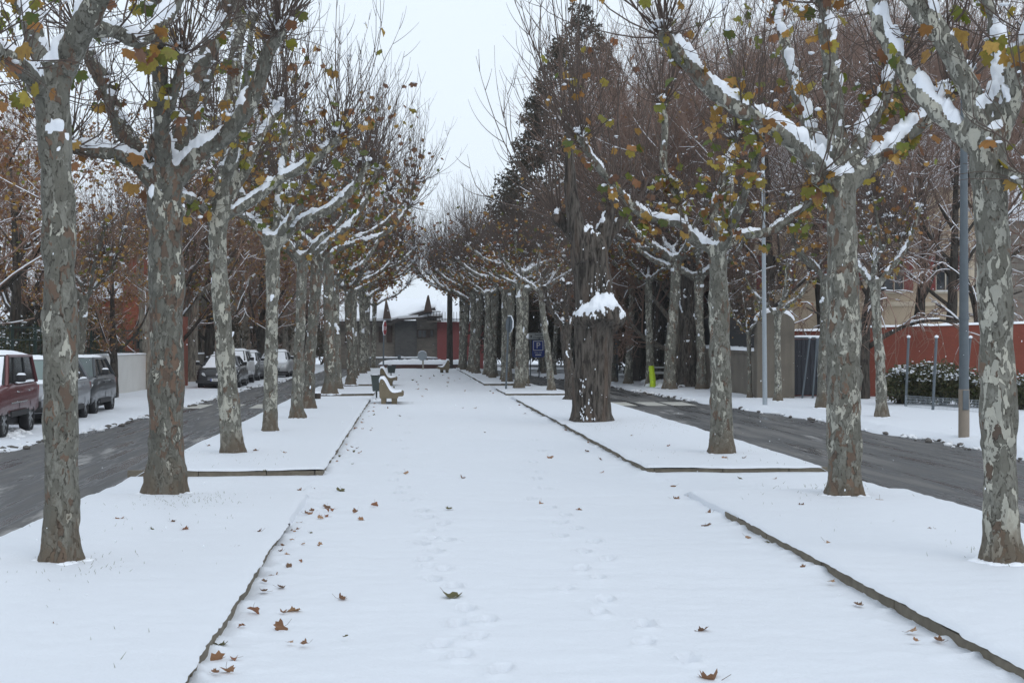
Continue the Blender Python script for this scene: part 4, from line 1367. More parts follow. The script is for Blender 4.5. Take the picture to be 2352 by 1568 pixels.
# ------------------------------------------------------------------ fallen leaves
LP = {}
def leaf_mesh(k, colr):
    rg = np.random.default_rng(700 + k)
    mb = MB()
    n = len(LEAF2)
    ring = LEAF2 * 1.0
    inner = LEAF2 * .5 + np.array([0, .12])
    c = np.array([[0, .2]])
    A = np.concatenate([ring, inner, c]) - np.array([0, .4])
    b1, b2, ph = rg.uniform(.5, 1.5), rg.uniform(-.6, .9), rg.uniform(0, 3)
    x, y = A[:, 0], A[:, 1]
    ax = x * math.cos(ph) + y * math.sin(ph); ay = -x * math.sin(ph) + y * math.cos(ph)
    z = b1 * ax ** 2 * .9 + b2 * ay ** 2 * .6 + .10 * np.sin(ax * 7 + k) * np.abs(ay)
    sh = 1 / (1 + .35 * b1 * np.abs(ax))
    V = np.stack([x * sh, y * sh, z - z.min()], 1)
    Fs = []
    for j in range(n):
        j2 = (j + 1) % n
        Fs += [(j, j2, n + j2, n + j), (n + j, n + j2, 2 * n)]
    mb.add(V, Fs, None, np.array(list(colr) + [1]))
    st = [V[2 * n] + (0, -.15, .0), V[2 * n] + (0, -.45, .05), V[2 * n] + (.08, -.85, .16 + rg.uniform(0, .2))]
    t, f = tube(st, [.018, .014, .012], 4)
    mb.add(t, f, None, np.array([.16, .10, .05, 1]))
    return mb
LK = []
for k, colr in enumerate([(.34, .18, .095), (.24, .125, .07), (.40, .24, .135), (.17, .10, .062), (.115, .115, .045), (.30, .135, .075)]):
    o = leaf_mesh(k, colr).build('fallen_leaf', M['leaf'], smooth='all', colattr=True)
    LK.append(o)
LU = set()
rl = np.random.default_rng(17)
def leaf_at(px, py, size, k, label, group='fallen plane leaves on the snow', z=None, tilt=None, rz=None):
    o = LK[k]
    if k in LU:
        o = o.copy(); COL.objects.link(o)
    LU.add(k)
    p = gp(px, py, 0)
    onbed = (p[0] < XL or p[0] > XR) and not (18.0 < p[1] < 21.6)
    if onbed: p = gp(px, py, .11)
    o.location = (p[0], p[1], ((.112 if p[0] < 0 else .112) if onbed else .010) - size * .06)
    o.scale = (size * .55,) * 3
    t = rl.normal(0, .35, 2) if tilt is None else tilt
    o.rotation_euler = (t[0], t[1], rl.uniform(0, 6.28) if rz is None else rz)
    tag(o, label, 'leaf', group)
    return o
for px, py, s, k, lab in [
    (668, 1404, .24, 2, 'largest flat brown leaf lying on the path snow near the left kerb'),
    (643, 1443, .17, 1, 'curled dark brown leaf just below the largest leaf by the left kerb'),
    (787, 1376, .15, 1, 'small upright dark brown leaf right of the largest leaf'),
    (1040, 1370, .26, 4, 'dark green leaf under snow beside the left footprints'),
    (500, 1518, .24, 0, 'long pinkish brown leaf leaning on the near left kerb'),
    (505, 1480, .18, 4, 'olive green leaf wedged against the near left kerb'),
    (1624, 1560, .24, 1, 'large brown leaf cut by the bottom edge of the picture'),
    (1612, 1448, .17, 3, 'dark leaf buried under a snow cap, right of the footprints'),
    (2017, 1150, .22, 2, 'upright yellow-brown leaf on the right bed beside a plane trunk'),
    (2052, 1141, .20, 5, 'reddish brown leaf on the right bed near the road edge'),
    (1243, 1158, .16, 0, 'three-pronged brown leaf standing in the middle of the path'),
    (277, 1191, .20, 0, 'upright pale brown leaf on the left bed between two plane trunks'),
    (131, 1341, .20, 2, 'pale brown leaf on the left bed below the nearest plane trunk'),
    (1264, 1051, .20, 0, 'folded brown leaf on the path between the two far bed kerbs'),
    (860, 1161, .14, 5, 'small red-brown leaf on the path by the left footprints'),
    (830, 1195, .17, 0, 'pointed brown leaf on the path right of the left bed corner'),
    (1905, 1246, .17, 2, 'pale tent-shaped leaf alone on the near right bed')]:
    leaf_at(px, py, s, k, lab)
for px, py in [(750, 1165), (748, 1187), (722, 1125), (687, 1127), (787, 1127), (932, 1088), (1060, 1097), (1330, 1172), (1622, 1208), (1545, 1117), (1588, 1140), (1384, 1087), (1555, 1147), (780, 1127), (1113, 993), (1063, 937), (1092, 938), (1030, 1168)]:
    leaf_at(px, py, rl.uniform(.11, .19), rl.integers(6), 'small curled brown leaf lying in the open on the path snow')
for px, py in [(398, 1197), (425, 1215), (348, 1214), (594, 1220), (118, 1437), (540, 1255), (588, 1036), (480, 1025), (372, 1138), (610, 1080), (655, 1040)]:
    leaf_at(px, py, rl.uniform(.10, .18), rl.integers(6), 'small curled brown leaf lying on the snow of a left bed')
for px, py in [(1843, 1160), (1665, 1051), (1708, 1051), (1538, 1025), (1780, 1100), (1700, 1100), (1450, 1000), (2140, 1215)]:
    leaf_at(px, py, rl.uniform(.10, .18), rl.integers(6), 'small curled brown leaf lying on the snow of a right bed')
for i in range(62):                           # drifted along the left kerb
    y = rl.uniform(8.6, 17.5) if i < 36 else rl.uniform(22, 50)
    x = XL + .05 + rl.exponential(.20)
    d = np.array([x, y, 0])
    o = LK[rl.integers(6)].copy(); COL.objects.link(o)
    s = rl.uniform(.06, .155)
    o.location = (x, y, .022 - s * .08); o.scale = (s * .55,) * 3; o.rotation_euler = (*rl.normal(0, .4, 2), rl.uniform(0, 6.28))
    tag(o, 'small brown leaf half buried in the snow drifted along the left kerb', 'leaf', 'fallen plane leaves on the snow')
for i in range(16):
    y = rl.uniform(9, 17.5) if i < 9 else rl.uniform(22, 50)
    x = XR - .05 - rl.exponential(.12)
    o = LK[rl.integers(6)].copy(); COL.objects.link(o)
    s = rl.uniform(.07, .15)
    o.location = (x, y, .022 - s * .05); o.scale = (s * .55,) * 3; o.rotation_euler = (*rl.normal(0, .4, 2), rl.uniform(0, 6.28))
    tag(o, 'small brown leaf half buried in the snow drifted along the right kerb', 'leaf', 'fallen plane leaves on the snow')
for i in range(26):
    y = rl.uniform(50, 92); x = rl.uniform(-.9, 3.2)
    o = LK[rl.integers(6)].copy(); COL.objects.link(o)
    s = rl.uniform(.12, .24)
    o.location = (x, y, .01); o.scale = (s * .55,) * 3; o.rotation_euler = (*rl.normal(0, .4, 2), rl.uniform(0, 6.28))
    tag(o, 'tiny brown leaf on the far stretch of path beyond the first bench', 'leaf', 'fallen plane leaves on the snow')
# ------------------------------------------------------------------ cars
def paint(name, col, rough=.3, metal=.0, dirt=.35):
    k = NT(name)
    v = k.coord()
    n = k.noise(v, 5, 4, .6)
    z = k.n('ShaderNodeSeparateXYZ', {0: v}).outputs[2]
    grime = k.math('MULTIPLY', k.step(k.math('ADD', z, k.math('MULTIPLY', n, .5)), 1.05, .45), dirt)
    k.P(Base_Color=k.mix(grime, col, (.11, .10, .095)), Roughness=k.mix(n, (rough,) * 3, (rough + .25,) * 3), Metallic=metal)
    k.p.inputs['Coat Weight'].default_value = .35
    return k.m
M['glass'] = simple('car window glass', (.018, .022, .024), .08)
M['tyre'] = simple('tyre rubber', (.014, .014, .015), .85, var=.3, vs=20)
M['rim'] = simple('alloy rim', (.32, .33, .34), .35, .8)
M['trim'] = simple('black plastic trim', (.018, .018, .019), .6)
M['chrome'] = simple('chrome', (.6, .6, .6), .2, 1.0)
M['lamp'] = simple('headlamp lens', (.55, .58, .60), .15)
M['amber'] = simple('amber indicator', (.55, .13, .02), .3)
M['plate'] = simple('number plate', (.72, .72, .70), .4)
M['plateblue'] = simple('plate blue band', (.02, .06, .35), .4)
M['ink'] = simple('black lettering', (.015, .015, .015), .6)

def text_mesh(txt, size, mat, parent, loc, rot, name='lettering', align='CENTER'):
    cu = bpy.data.curves.new('t', 'FONT')
    cu.body = txt; cu.size = size; cu.align_x = align; cu.extrude = .002
    o = bpy.data.objects.new('t', cu); COL.objects.link(o)
    me = bpy.data.meshes.new_from_object(o.evaluated_get(bpy.context.evaluated_depsgraph_get()))
    bpy.data.objects.remove(o); bpy.data.curves.remove(cu)
    me.materials.clear(); me.materials.append(mat)
    t = link(name, me, parent)
    t.location = loc; t.rotation_euler = rot
    return t

def car(label, cat, loc, rz, S, pm, snow=(1, 1, 1), plate=None, boxy=False, name='parked_car', side_snow=True, scale=1.0, glassm=None):
    """front towards -y. S: L W H wheelbase fo(front overhang) wr hood cowl belt ws0 ws1 rg1 rg0 roofw sill"""
    root = thing(name, label, cat, loc, rz, None)
    root.scale = (scale,) * 3
    L, W, H = S['L'], S['W'], S['H']
    y0 = -L / 2; hw = W / 2
    fw = y0 + S['fo']; rw = fw + S['wb']
    sill, belt, hood, cowl = S['sill'], S['belt'], S['hood'], S['cowl']
    ws0, ws1, rg1, rg0 = [y0 + S[k] for k in ('ws0', 'ws1', 'rg1', 'rg0')]
    nose = .10 if boxy else .32
    st = [(y0, hood - nose, .86 if not boxy else .96, sill + .10), (y0 + .06, hood - nose * .55, .93 if not boxy else .985, sill), (y0 + .22, hood - nose * .16, .975 if not boxy else 1, sill),
          (y0 + .55, hood, 1, sill), ((y0 + .55 + ws0) / 2, (hood + cowl) / 2 + .01, 1, sill), (ws0 - .05, cowl, 1, sill), (ws0 + .5, belt, 1, sill), (0.2, belt, 1, sill), (rg0 - .6, belt + .01, 1, sill),
          (L / 2 - .35, belt + .01, .985, sill), (L / 2 - .10, belt - .01, .95, sill), (L / 2, belt - (.10 if not boxy else .03), .90, sill + .12)]
    V, Fs = [], []
    nr = 0
    for y, zs, wf, zb in st:
        w = hw * wf
        zm = zb + (zs - zb) * .55
        half = [(w * .90, zb), (w * .985, zb + .09), (w, zm), (w * .975, zs - .10), (w * .93, zs - .03), (w * .84, zs), (w * .4, zs + .02)]
        ring = half + [(-a, b) for a, b in half[::-1]]
        nr = len(ring)
        V += [(a, y, b) for a, b in ring]
    for i in range(len(st) - 1):
        for j in range(nr):
            k = (j + 1) % nr
            Fs.append((i * nr + j, (i + 1) * nr + j, (i + 1) * nr + k, i * nr + k))
    Fs.append(tuple(range(nr))); Fs.append(tuple((len(st) - 1) * nr + j for j in range(nr - 1, -1, -1)))
    mb = MB(); mb.add(V, Fs)
    body = mb.build('body', [pm, M['trim']], root)
    bm = bmesh.new(); bm.from_mesh(body.data); bmesh.ops.recalc_face_normals(bm, faces=bm.faces); bm.to_mesh(body.data); bm.free()
    wr = S['wr']
    for yc in (fw, rw):
        cm = MB(); cm.disc_y((0, yc, wr), wr + .055, W + .2, 28)
        c = cm.build('cut', [M['trim']])
        md = body.modifiers.new('b', 'BOOLEAN'); md.operation = 'DIFFERENCE'; md.object = c; md.solver = 'EXACT'
        me = bpy.data.meshes.new_from_object(body.evaluated_get(bpy.context.evaluated_depsgraph_get()))
        body.modifiers.clear(); body.data = me
        bpy.data.objects.remove(c)
    # axle block so one cannot look through the wheel housings
    ab = MB(); ab.box(-hw + .24, hw - .24, fw - wr - .1, rw + wr + .1, sill * .55, belt - .25)
    ab.build('underbody', M['trim'], root)
    wb, wt = hw * .86, hw * S['roofw']
    zt = H - .05
    bp = [(-wb, ws0, cowl - .02), (wb, ws0, cowl - .02), (wb, rg0, belt - .02), (-wb, rg0, belt - .02)]
    tp = [(-wt, ws1, zt), (wt, ws1, zt), (wt, rg1, zt - .02), (-wt, rg1, zt - .02)]
    wm = MB(); wm.add(bp + tp, [(1, 2, 6, 5), (2, 3, 7, 6), (3, 0, 4, 7)])
    wm.build('window', M['glass'], root, smooth=False)
    wm = MB(); wm.add([bp[0], bp[1], tp[1], tp[0]], [(0, 1, 2, 3)])
    wm.build('windscreen', glassm or M['glass'], root, smooth=False)
    B_, T_ = np.array(bp), np.array(tp)
    rb = MB()
    out = lambda p: p + np.array([np.sign(p[0]) * .008, 0, 0])
    for i in range(4):
        rb.tube([out(B_[i]), out(T_[i])], [.045, .04], 6, mi=0)
    for s in (0, 1):
        a0, a1 = (B_[1], T_[1]) if s else (B_[0], T_[0])
        c0, c1 = (B_[2], T_[2]) if s else (B_[3], T_[3])
        for f in S['pil']:
            rb.bar(out(a0 + (c0 - a0) * f), out(a1 + (c1 - a1) * f), .075, .03, mi=1, up=(1, 0, 0))
        rb.tube([out(T_[1 if s else 0]), out(T_[2 if s else 3])], [.035, .035], 6, mi=0)
    # roof skin: gently domed
    n = 9
    uu, vv = np.meshgrid(np.linspace(0, 1, n), np.linspace(0, 1, n), indexing='ij')
    Pz = (T_[0][None, None] * ((1 - uu) * (1 - vv))[..., None] + T_[1][None, None] * (uu * (1 - vv))[..., None] + T_[2][None, None] * (uu * vv)[..., None] + T_[3][None, None] * ((1 - uu) * vv)[..., None])
    Pz[..., 2] += .055 * (1 - (2 * uu - 1) ** 4) * (1 - (2 * vv - 1) ** 4) + .008
    rb.add(Pz.reshape(-1, 3), [(i * n + j, (i + 1) * n + j, (i + 1) * n + j + 1, i * n + j + 1) for i in range(n - 1) for j in range(n - 1)], 0)
    rb.build('roof', [pm, M['trim']], root)
    # wheels
    for yc in (fw, rw):
        for s in (-1, 1):
            xo = s * (hw - .012); xi = s * (hw - .225)
            wm = MB()
            prof = [(wr - .10, xi), (wr - .02, xi), (wr, xi + s * .03), (wr, xo - s * .03), (wr - .02, xo), (wr - .105, xo), (wr - .115, xo - s * .03)]
            ns = 28
            V, Fs = [], []
            for k in range(ns):
                a = 2 * math.pi * k / ns
                V += [(x, yc + r * math.cos(a), wr + r * math.sin(a)) for r, x in prof]
            m = len(prof)
            for k in range(ns):
                for j in range(m - 1):
                    q = (k + 1) % ns
                    Fs.append((k * m + j, q * m + j, q * m + j + 1, k * m + j + 1))
            wm.add(V, Fs)
            wh = wm.build('wheel', M['tyre'], root)
            rm = MB()
            rr = wr - .11
            rm.disc_y((xo - s * .06, yc, wr), rr, .02, 24, mi=1)
            rm.tube([(xo - s * .05 + s * .02 * 0, yc, wr), (xo - s * .012, yc, wr)], [.075, .06], 10, mi=0)
            for k in range(5 if not boxy else 8):
                a = k * 2 * math.pi / (5 if not boxy else 8) + .3
                d = np.array([0, math.cos(a), math.sin(a)])
                rm.bar(np.array([xo - s * .025, yc, wr]) + d * .05, np.array([xo - s * .022, yc, wr]) + d * (rr - .005), .055, .02, mi=0, up=(1, 0, 0))
            V, Fs = [], []
            for k in range(24):
                a = 2 * math.pi * k / 24
                for r in (rr + .012, rr - .025):
                    V.append((xo - s * .015, yc + r * math.cos(a), wr + r * math.sin(a)))
            for k in range(24):
                q = (k + 1) % 24
                Fs.append((2 * k, 2 * q, 2 * q + 1, 2 * k + 1))
            rm.add(V, Fs, 0)
            rm.build('rim', [M['rim'], M['trim']], wh)
    # front: lamps, grille, bumper, plate
    for s in (-1, 1):
        lm = MB()
        if boxy:
            lm.bbox(min(s * hw * .52, s * hw * .80), max(s * hw * .52, s * hw * .80), y0 - .02, y0 + .04, hood - .36, hood - .13, .02, mi=0)
            lm.bbox(min(s * hw * .815, s * hw * .965), max(s * hw * .815, s * hw * .965), y0 - .02, y0 + .06, hood - .27, hood - .13, .015, mi=1)
            lm.bbox(min(s * hw * .815, s * hw * .965), max(s * hw * .815, s * hw * .965), y0 - .02, y0 + .06, hood - .37, hood - .28, .015, mi=0)
        else:
            p = np.array([[.50, y0 + .015, hood - .36], [.90, y0 + .14, hood - .30], [.955, y0 + .42, hood - .14], [.80, y0 + .24, hood - .13], [.55, y0 + .05, hood - .24]])
            p[:, 0] *= s * hw
            q = p + np.array([s * .03, -.05, .03])
            V = np.concatenate([p, q])
            lm.add(V, [(5, 6, 7, 8, 9)] + [(i, (i + 1) % 5, 5 + (i + 1) % 5, 5 + i) for i in range(5)], 0)
        lm.build('headlight', [M['lamp'], M['amber']], root, smooth=False)
    gm = MB()
    if boxy:
        gm.bbox(-hw * .5, hw * .5, y0 - .015, y0 + .05, hood - .36, hood - .12, .015)
        for k in range(6):
            gm.box(-hw * .48, hw * .48, y0 - .025, y0 - .015, hood - .345 + k * .037, hood - .33 + k * .037)
    else:
        gm.prism([(-hw * .46, hood - .36), (hw * .46, hood - .36), (hw * .40, hood - .58), (-hw * .40, hood - .58)], y0 - .02, y0 + .08, 'y')
    gm.build('grille', M['trim'], root, smooth=False)
    if not boxy:
        cm = MB()
        for k in range(3):
            cm.bar((-hw * .43, y0 - .026, hood - .40 - k * .05), (hw * .43, y0 - .026, hood - .40 - k * .05), .014, .014)
        cm.blob((0, y0 - .0, hood - .27), (.06, .02, .06), 2, rough=0)
        cm.build('grille_trim', M['chrome'], root)
    bmx = MB(); bmx.bbox(-hw * .985, hw * .985, y0 - (.10 if boxy else .035), y0 + .14, sill + .02, sill + (.20 if boxy else .15), .03)
    bmx.build('bumper', M['trim'], root)
    bmx = MB(); bmx.bbox(-hw * .97, hw * .97, L / 2 - .12, L / 2 + (.09 if boxy else .03), sill + .04, sill + .22, .03)
    bmx.build('bumper', M['trim'], root)
    for s in (-1, 1):                               # strips along the sills and flanks
        bmx = MB(); bmx.bar((s * (hw + .004), fw + wr + .1, sill + .06), (s * (hw + .004), rw - wr - .1, sill + .06), .03, .12)
        bmx.build('sill_strip', M['trim'], root, smooth=False)
        if boxy:
            bmx = MB(); bmx.bar((s * (hw + .006), fw + wr + .12, sill + .30), (s * (hw + .006), rw - wr - .12, sill + .30), .02, .03)
            bmx.build('side_moulding', M['chrome'], root, smooth=False)
    dl = MB()
    for s in (-1, 1):
        for f in S['pil'][:2]:
            yy = ws0 + (rg0 - ws0) * f
            dl.bar((s * (hw + .001), yy, sill + .15), (s * (hw - .022), yy, belt - .10), .012, .006, up=(1, 0, 0))
    dl.build('door_seam', M['trim'], root)
    dh = MB()
    for s in (-1, 1):
        for f in S['pil'][:2]:
            yy = ws0 + (rg0 - ws0) * f - .16
            dh.bbox(min(s * (hw - .02), s * (hw + .022)), max(s * (hw - .02), s * (hw + .022)), yy - .09, yy + .07, belt - .20, belt - .165, .008)
    dh.build('door_handle', M['chrome'] if boxy else pm, root)
    for s in (-1, 1):
        mm = MB()
        mm.bbox(min(s * (hw + .02), s * (hw + .20)), max(s * (hw + .02), s * (hw + .20)), ws0 + .30, ws0 + .42, belt + .03, belt + .19, .035)
        mm.bar((s * (hw - .1), ws0 + .36, belt + .02), (s * (hw + .06), ws0 + .36, belt + .08), .05, .05)
        mo = mm.build('mirror', M['trim'] if boxy else (pm if S.get('mirror') else M['trim']), root)
        if snow[0]:
            sm = MB(); sm.pillow((s * (hw + .02), ws0 + .29, belt + .185), (s * (hw + .20), ws0 + .29, belt + .185), (s * (hw + .20), ws0 + .43, belt + .185), (s * (hw + .02), ws0 + .43, belt + .185), .045, 6, 6)
            sm.build('snow_cover', M['snow_limb'], mo)
    pl = MB()
    pl.box(-.26, .26, y0 - .115 if boxy else y0 - .05, y0 - .105 if boxy else y0 - .04, hood - .56 if not boxy else sill + .06, hood - .45 if not boxy else sill + .17, mi=0)
    pl.box(-.26, -.215, y0 - .117 if boxy else y0 - .052, y0 - .115 if boxy else y0 - .05, hood - .56 if not boxy else sill + .06, hood - .45 if not boxy else sill + .17, mi=1)
    po = pl.build('number_plate', [M['plate'], M['plateblue']], root, smooth=False)
    if plate:
        text_mesh(plate, .105, M['ink'], po, (.02, y0 - .055, hood - .54), (math.pi / 2, 0, 0))
    tl = MB()
    for s in (-1, 1):
        tl.bbox(min(s * hw * .72, s * hw * .93), max(s * hw * .72, s * hw * .93), L / 2 - .10, L / 2 + .008, belt - .32, belt - .10, .02)
    tl.build('tail_light', simple('tail lamp', (.25, .012, .012), .3), root)
    # snow lying on roof, glass, bonnet
    sm = MB()
    e = lambda p, q, f: p + (q - p) * f
    if snow[0]:
        up = np.array([0, 0, .05])
        sm.pillow(T_[0] * (1.02, 1, 1) + up * .4, T_[1] * (1.02, 1, 1) + up * .4, T_[2] * (1.02, 1, 1) + up * .4, T_[3] * (1.02, 1, 1) + up * .4, snow[0] * .10, 13, 15, p=4, nrm=(0, 0, 1), rag=.04)
    if snow[1]:
        nn = np.cross(B_[1] - B_[0], T_[0] - B_[0]); nn /= np.linalg.norm(nn)
        o_ = nn * .012
        sm.pillow(e(B_[0], T_[0], .03) * (.9, 1, 1) + o_, e(B_[1], T_[1], .03) * (.9, 1, 1) + o_, e(B_[1], T_[1], .98) * (.93, 1, 1) + o_, e(B_[0], T_[0], .98) * (.93, 1, 1) + o_, snow[1] * .035, 9, 9, nrm=nn, rag=.05)
    if snow[2]:
        f0 = y0 + (.60 if snow[2] < 1 else .16)
        z0 = hood + (.005 if snow[2] < 1 else -.07)
        sm.pillow((-hw * .84, f0, z0), (hw * .84, f0, z0), (hw * .86, ws0 + .02, cowl + .012), (-hw * .86, ws0 + .02, cowl + .012), .06 * snow[2] + .012, 13, 11, nrm=(0, 0, 1), rag=.16 if snow[2] < 1 else .03, seed=4)
    if side_snow:
        for s in (-1, 1):                         # a line of snow caught on the belt
            sm.pillow((s * (hw * .97), ws0 + .45, belt - .012), (s * (hw * .84), ws0 + .45, belt + .008), (s * (hw * .84), rg0 - .3, belt + .01), (s * (hw * .97), rg0 - .3, belt - .01), .035, 4, 22, nrm=(0, 0, 1), rag=.5)
    if sm.n:
        sm.build('snow_cover', M['snow_limb'], root, smooth='all')
    return root

SUVB = dict(L=4.45, W=1.82, H=1.80, wb=2.54, fo=.80, wr=.375, hood=1.06, cowl=1.12, belt=1.15, ws0=1.42, ws1=1.78, rg1=4.15, rg0=4.38, roofw=.78, sill=.44, pil=(.24, .62))
XOV = dict(L=4.40, W=1.85, H=1.63, wb=2.64, fo=.85, wr=.345, hood=.98, cowl=1.06, belt=1.08, ws0=1.15, ws1=1.95, rg1=3.85, rg0=4.28, roofw=.66, sill=.30, pil=(.34, .68))
SED = dict(L=4.75, W=1.85, H=1.45, wb=2.80, fo=.95, wr=.325, hood=.90, cowl=.97, belt=.98, ws0=1.30, ws1=2.20, rg1=3.55, rg0=4.25, roofw=.62, sill=.24, pil=(.38, .70))
BSUV = dict(L=4.4, W=1.90, H=1.66, wb=2.66, fo=.85, wr=.36, hood=1.03, cowl=1.10, belt=1.12, ws0=1.20, ws1=1.90, rg1=3.9, rg0=4.3, roofw=.68, sill=.33, pil=(.34, .68), mirror=0)
HAT = dict(L=4.2, W=1.78, H=1.52, wb=2.6, fo=.85, wr=.315, hood=.92, cowl=1.02, belt=1.02, ws0=1.0, ws1=1.95, rg1=3.7, rg0=4.1, roofw=.64, sill=.24, pil=(.36, .70))
ROAD = -.115
def carpos(px, y):
    p = at(px, 900, y); return p[0]
car('maroon boxy old off-roader with snow-covered roof and windscreen, nearest parked car', 'car', (-9.46, 31.15 + 2.23, ROAD), math.radians(2.0), SUVB, paint('maroon paint', (.095, .012, .016), .35), (1, .6, .12), boxy=True)
car('silver grey crossover half hidden behind the nearest left plane tree', 'car', (-9.50, 40.3 - 1.3 + .1, ROAD), math.radians(1.5), XOV, paint('silver paint', (.30, .31, .33), .3, .5), (1, 0, .5), glassm=simple('pale windscreen', (.16, .21, .20), .1))
car('dark grey crossover with snowy door mirror, third parked car in front of the white wall', 'car', (-9.75, 42.3 + 1.55 + .1, ROAD), math.radians(1.5), XOV, paint('graphite paint', (.045, .050, .056), .25, .4, dirt=.2), (.8, 0, 0), side_snow=False, glassm=simple('grey green windscreen', (.085, .11, .11), .1))
car('black saloon facing the camera with snow on its windscreen and white number plate', 'car', (carpos(497, 65) , 65 + 2.37, ROAD), math.radians(0.5), SED, paint('black paint', (.010, .010, .012), .18, dirt=.08), (1, 1, .45), plate='5601 KC', side_snow=False)
car('white off-road car covered in snow, behind the black saloon', 'car', (carpos(519, 70.5), 70.5 + 2.2, ROAD), 0, BSUV, paint('white paint', (.62, .63, .64), .35), (1, .8, .6))
car('dark car wholly capped in snow, behind the white off-road car', 'car', (carpos(553, 77), 77 + 2.1, ROAD), 0, HAT, paint('dark green grey paint', (.035, .040, .040), .3), (1.2, 1.3, 1.5))
car('silver car capped in snow, last of the parked row', 'car', (carpos(626, 84), 84 + 2.1, ROAD), 0, HAT, paint('light silver paint', (.42, .43, .44), .3, .4), (1.2, 1.2, 1.4))

# ------------------------------------------------------------------ benches, bins, stump
M['stone'] = simple('weathered cast stone', (.175, .142, .092), .9, var=.30, vs=5, bump=.35)
M['stone2'] = simple('mossy cast stone', (.13, .105, .065), .9, var=.45, vs=7, bump=.35)
def bench(label, pos, flip, z=0.0, dark=False):
    root = thing('concrete_bench', label, 'bench', (pos[0], pos[1], z), math.pi if flip else 0, 'concrete benches on the path')
    k = 1 / 830.0
    pr = [(360, 850), (375, 780), (400, 748), (440, 745), (480, 790), (520, 855), (560, 930), (600, 1000), (640, 1055), (680, 1085), (720, 1098), (780, 1098), (840, 1088), (900, 1074), (940, 1070), (975, 1085), (990, 1125), (982, 1160), (955, 1182), (850, 1186), (838, 1225), (815, 1236), (375, 1236), (360, 1180), (355, 1050)]
    P = [((x - 680) * k, (1386 - y) * k) for x, y in pr]
    D = 1.75
    mb = MB()
    for a, b, m in ((0, .13, 0), (.13, D - .13, 1), (D - .13, D, 0)):
        ins = 0.0 if m == 0 else .012
        mb.prism([(x * (1 - ins) , zz - ins * .5) for x, zz in P], a, b, 'y', mi=m if dark is False else 1)
    mb.build('seat', [M['stone'], M['stone2']], root)
    for a in (.14, D - .50):
        for x0, x1 in ((400, 528), (668, 812)):
            lb = MB()
            lb.prism([((x0 + 5 - 680) * k, 0), ((x1 - 5 - 680) * k, 0), ((x1 - 680) * k, .182), ((x0 - 680) * k, .182)], a - .12, a + .34, 'y')
            lb.build('leg', M['stone2' if x0 > 600 else 'stone'], root)
    sn = [(362, 838, 8), (372, 770, 30), (395, 740, 52), (440, 738, 60), (485, 785, 50), (530, 865, 44), (580, 960, 40), (630, 1038, 46), (690, 1084, 50), (750, 1095, 45), (820, 1088, 34), (880, 1074, 22), (930, 1068, 8)]
    mid = np.array([((x - 680) * k, (1386 - y) * k) for x, y, t in sn])
    T = np.gradient(mid, axis=0); T /= np.linalg.norm(T, axis=1, keepdims=True)
    Nn = np.stack([-T[:, 1], T[:, 0]], 1)
    th = np.array([t for *_, t in sn]) * k
    ys_ = np.linspace(-.01, D + .01, 24)
    V = []
    for y in ys_:
        e = (1 - abs(2 * (y + .01) / (D + .02) - 1) ** 10) ** .5
        t = th * e * (1 + .15 * vnoise(np.stack([mid[:, 0] * 6, np.full(len(mid), y * 5), mid[:, 1] * 3], 1)))
        q = mid + Nn * (t + .004)[:, None]
        V += [(a, y, b) for a, b in q]
    m = len(mid)
    sb = MB(); sb.add(V, [(i * m + j, i * m + j + 1, (i + 1) * m + j + 1, (i + 1) * m + j) for i in range(len(ys_) - 1) for j in range(m - 1)])
    sb.build('snow_cover', M['snow_limb'], root, smooth='all')
    return root
b1 = gp(900, 928)
bench('sandy concrete bench with snow on its seat, nearest bench on the left', (b1[0], b1[1]), False)
b2 = gp(893, 886)
bench('darker mossy concrete bench with snow, behind the nearest bench', (b2[0], b2[1]), False, dark=True)
b3 = gp(1018, 856)
bench('small far concrete bench facing left at the path end by the pink red wall', (b3[0], b3[1] + 1.7), True)

def bin_(label, px, py, h, w, post):
    p = gp(px, py)
    root = thing('litter_bin', label, 'litter bin', tuple(p), math.radians(6), 'litter bins on the path')
    mb = MB()
    z0, z1 = post, h
    a, b = w * .36, w * .5
    V = [(-a, -a * .8, z0), (a, -a * .8, z0), (a, a * .8, z0), (-a, a * .8, z0), (-b, -b * .8, z1), (b, -b * .8, z1), (b, b * .8, z1), (-b, b * .8, z1)]
    mb.add(V, [(0, 3, 2, 1), (0, 1, 5, 4), (1, 2, 6, 5), (2, 3, 7, 6), (3, 0, 4, 7)])
    V2 = [(x * .9, y * .9, z - (.0 if i > 3 else -.03)) for i, (x, y, z) in enumerate(V)]
    mb.add(V2, [(0, 1, 2, 3), (4, 5, 1, 0), (5, 6, 2, 1), (6, 7, 3, 2), (7, 4, 0, 3)])
    mb.build('body', simple('dark green bin', (.030, .042, .038), .5, var=.3), root, smooth=False)
    r = MB()
    for i in range(4):
        r.bar(np.array(V[4 + i]), np.array(V[4 + (i + 1) % 4]), .03, .035)
    ro = r.build('rim', M['trim'], root)
    s = MB(); s.pillow((-b, -b * .84, z1 + .015), (b * .1, -b * .84, z1 + .015), (b * .1, -b * .76, z1 + .015), (-b, -b * .76, z1 + .015), .025, 6, 5)
    s.build('snow_cover', M['snow_limb'], ro)
    q = MB(); q.tube([(0, b * .9, -.05), (0, b * .9, z1 - .05)], [.028, .028], 8)
    q.build('post', M['trim'], root)
bin_('dark green litter bin on a post behind the nearest concrete bench', 866, 914, .78, .40, .24)
bin_('dark litter bin standing far along the path beyond the second bench', 899, 868, .66, .46, .27)

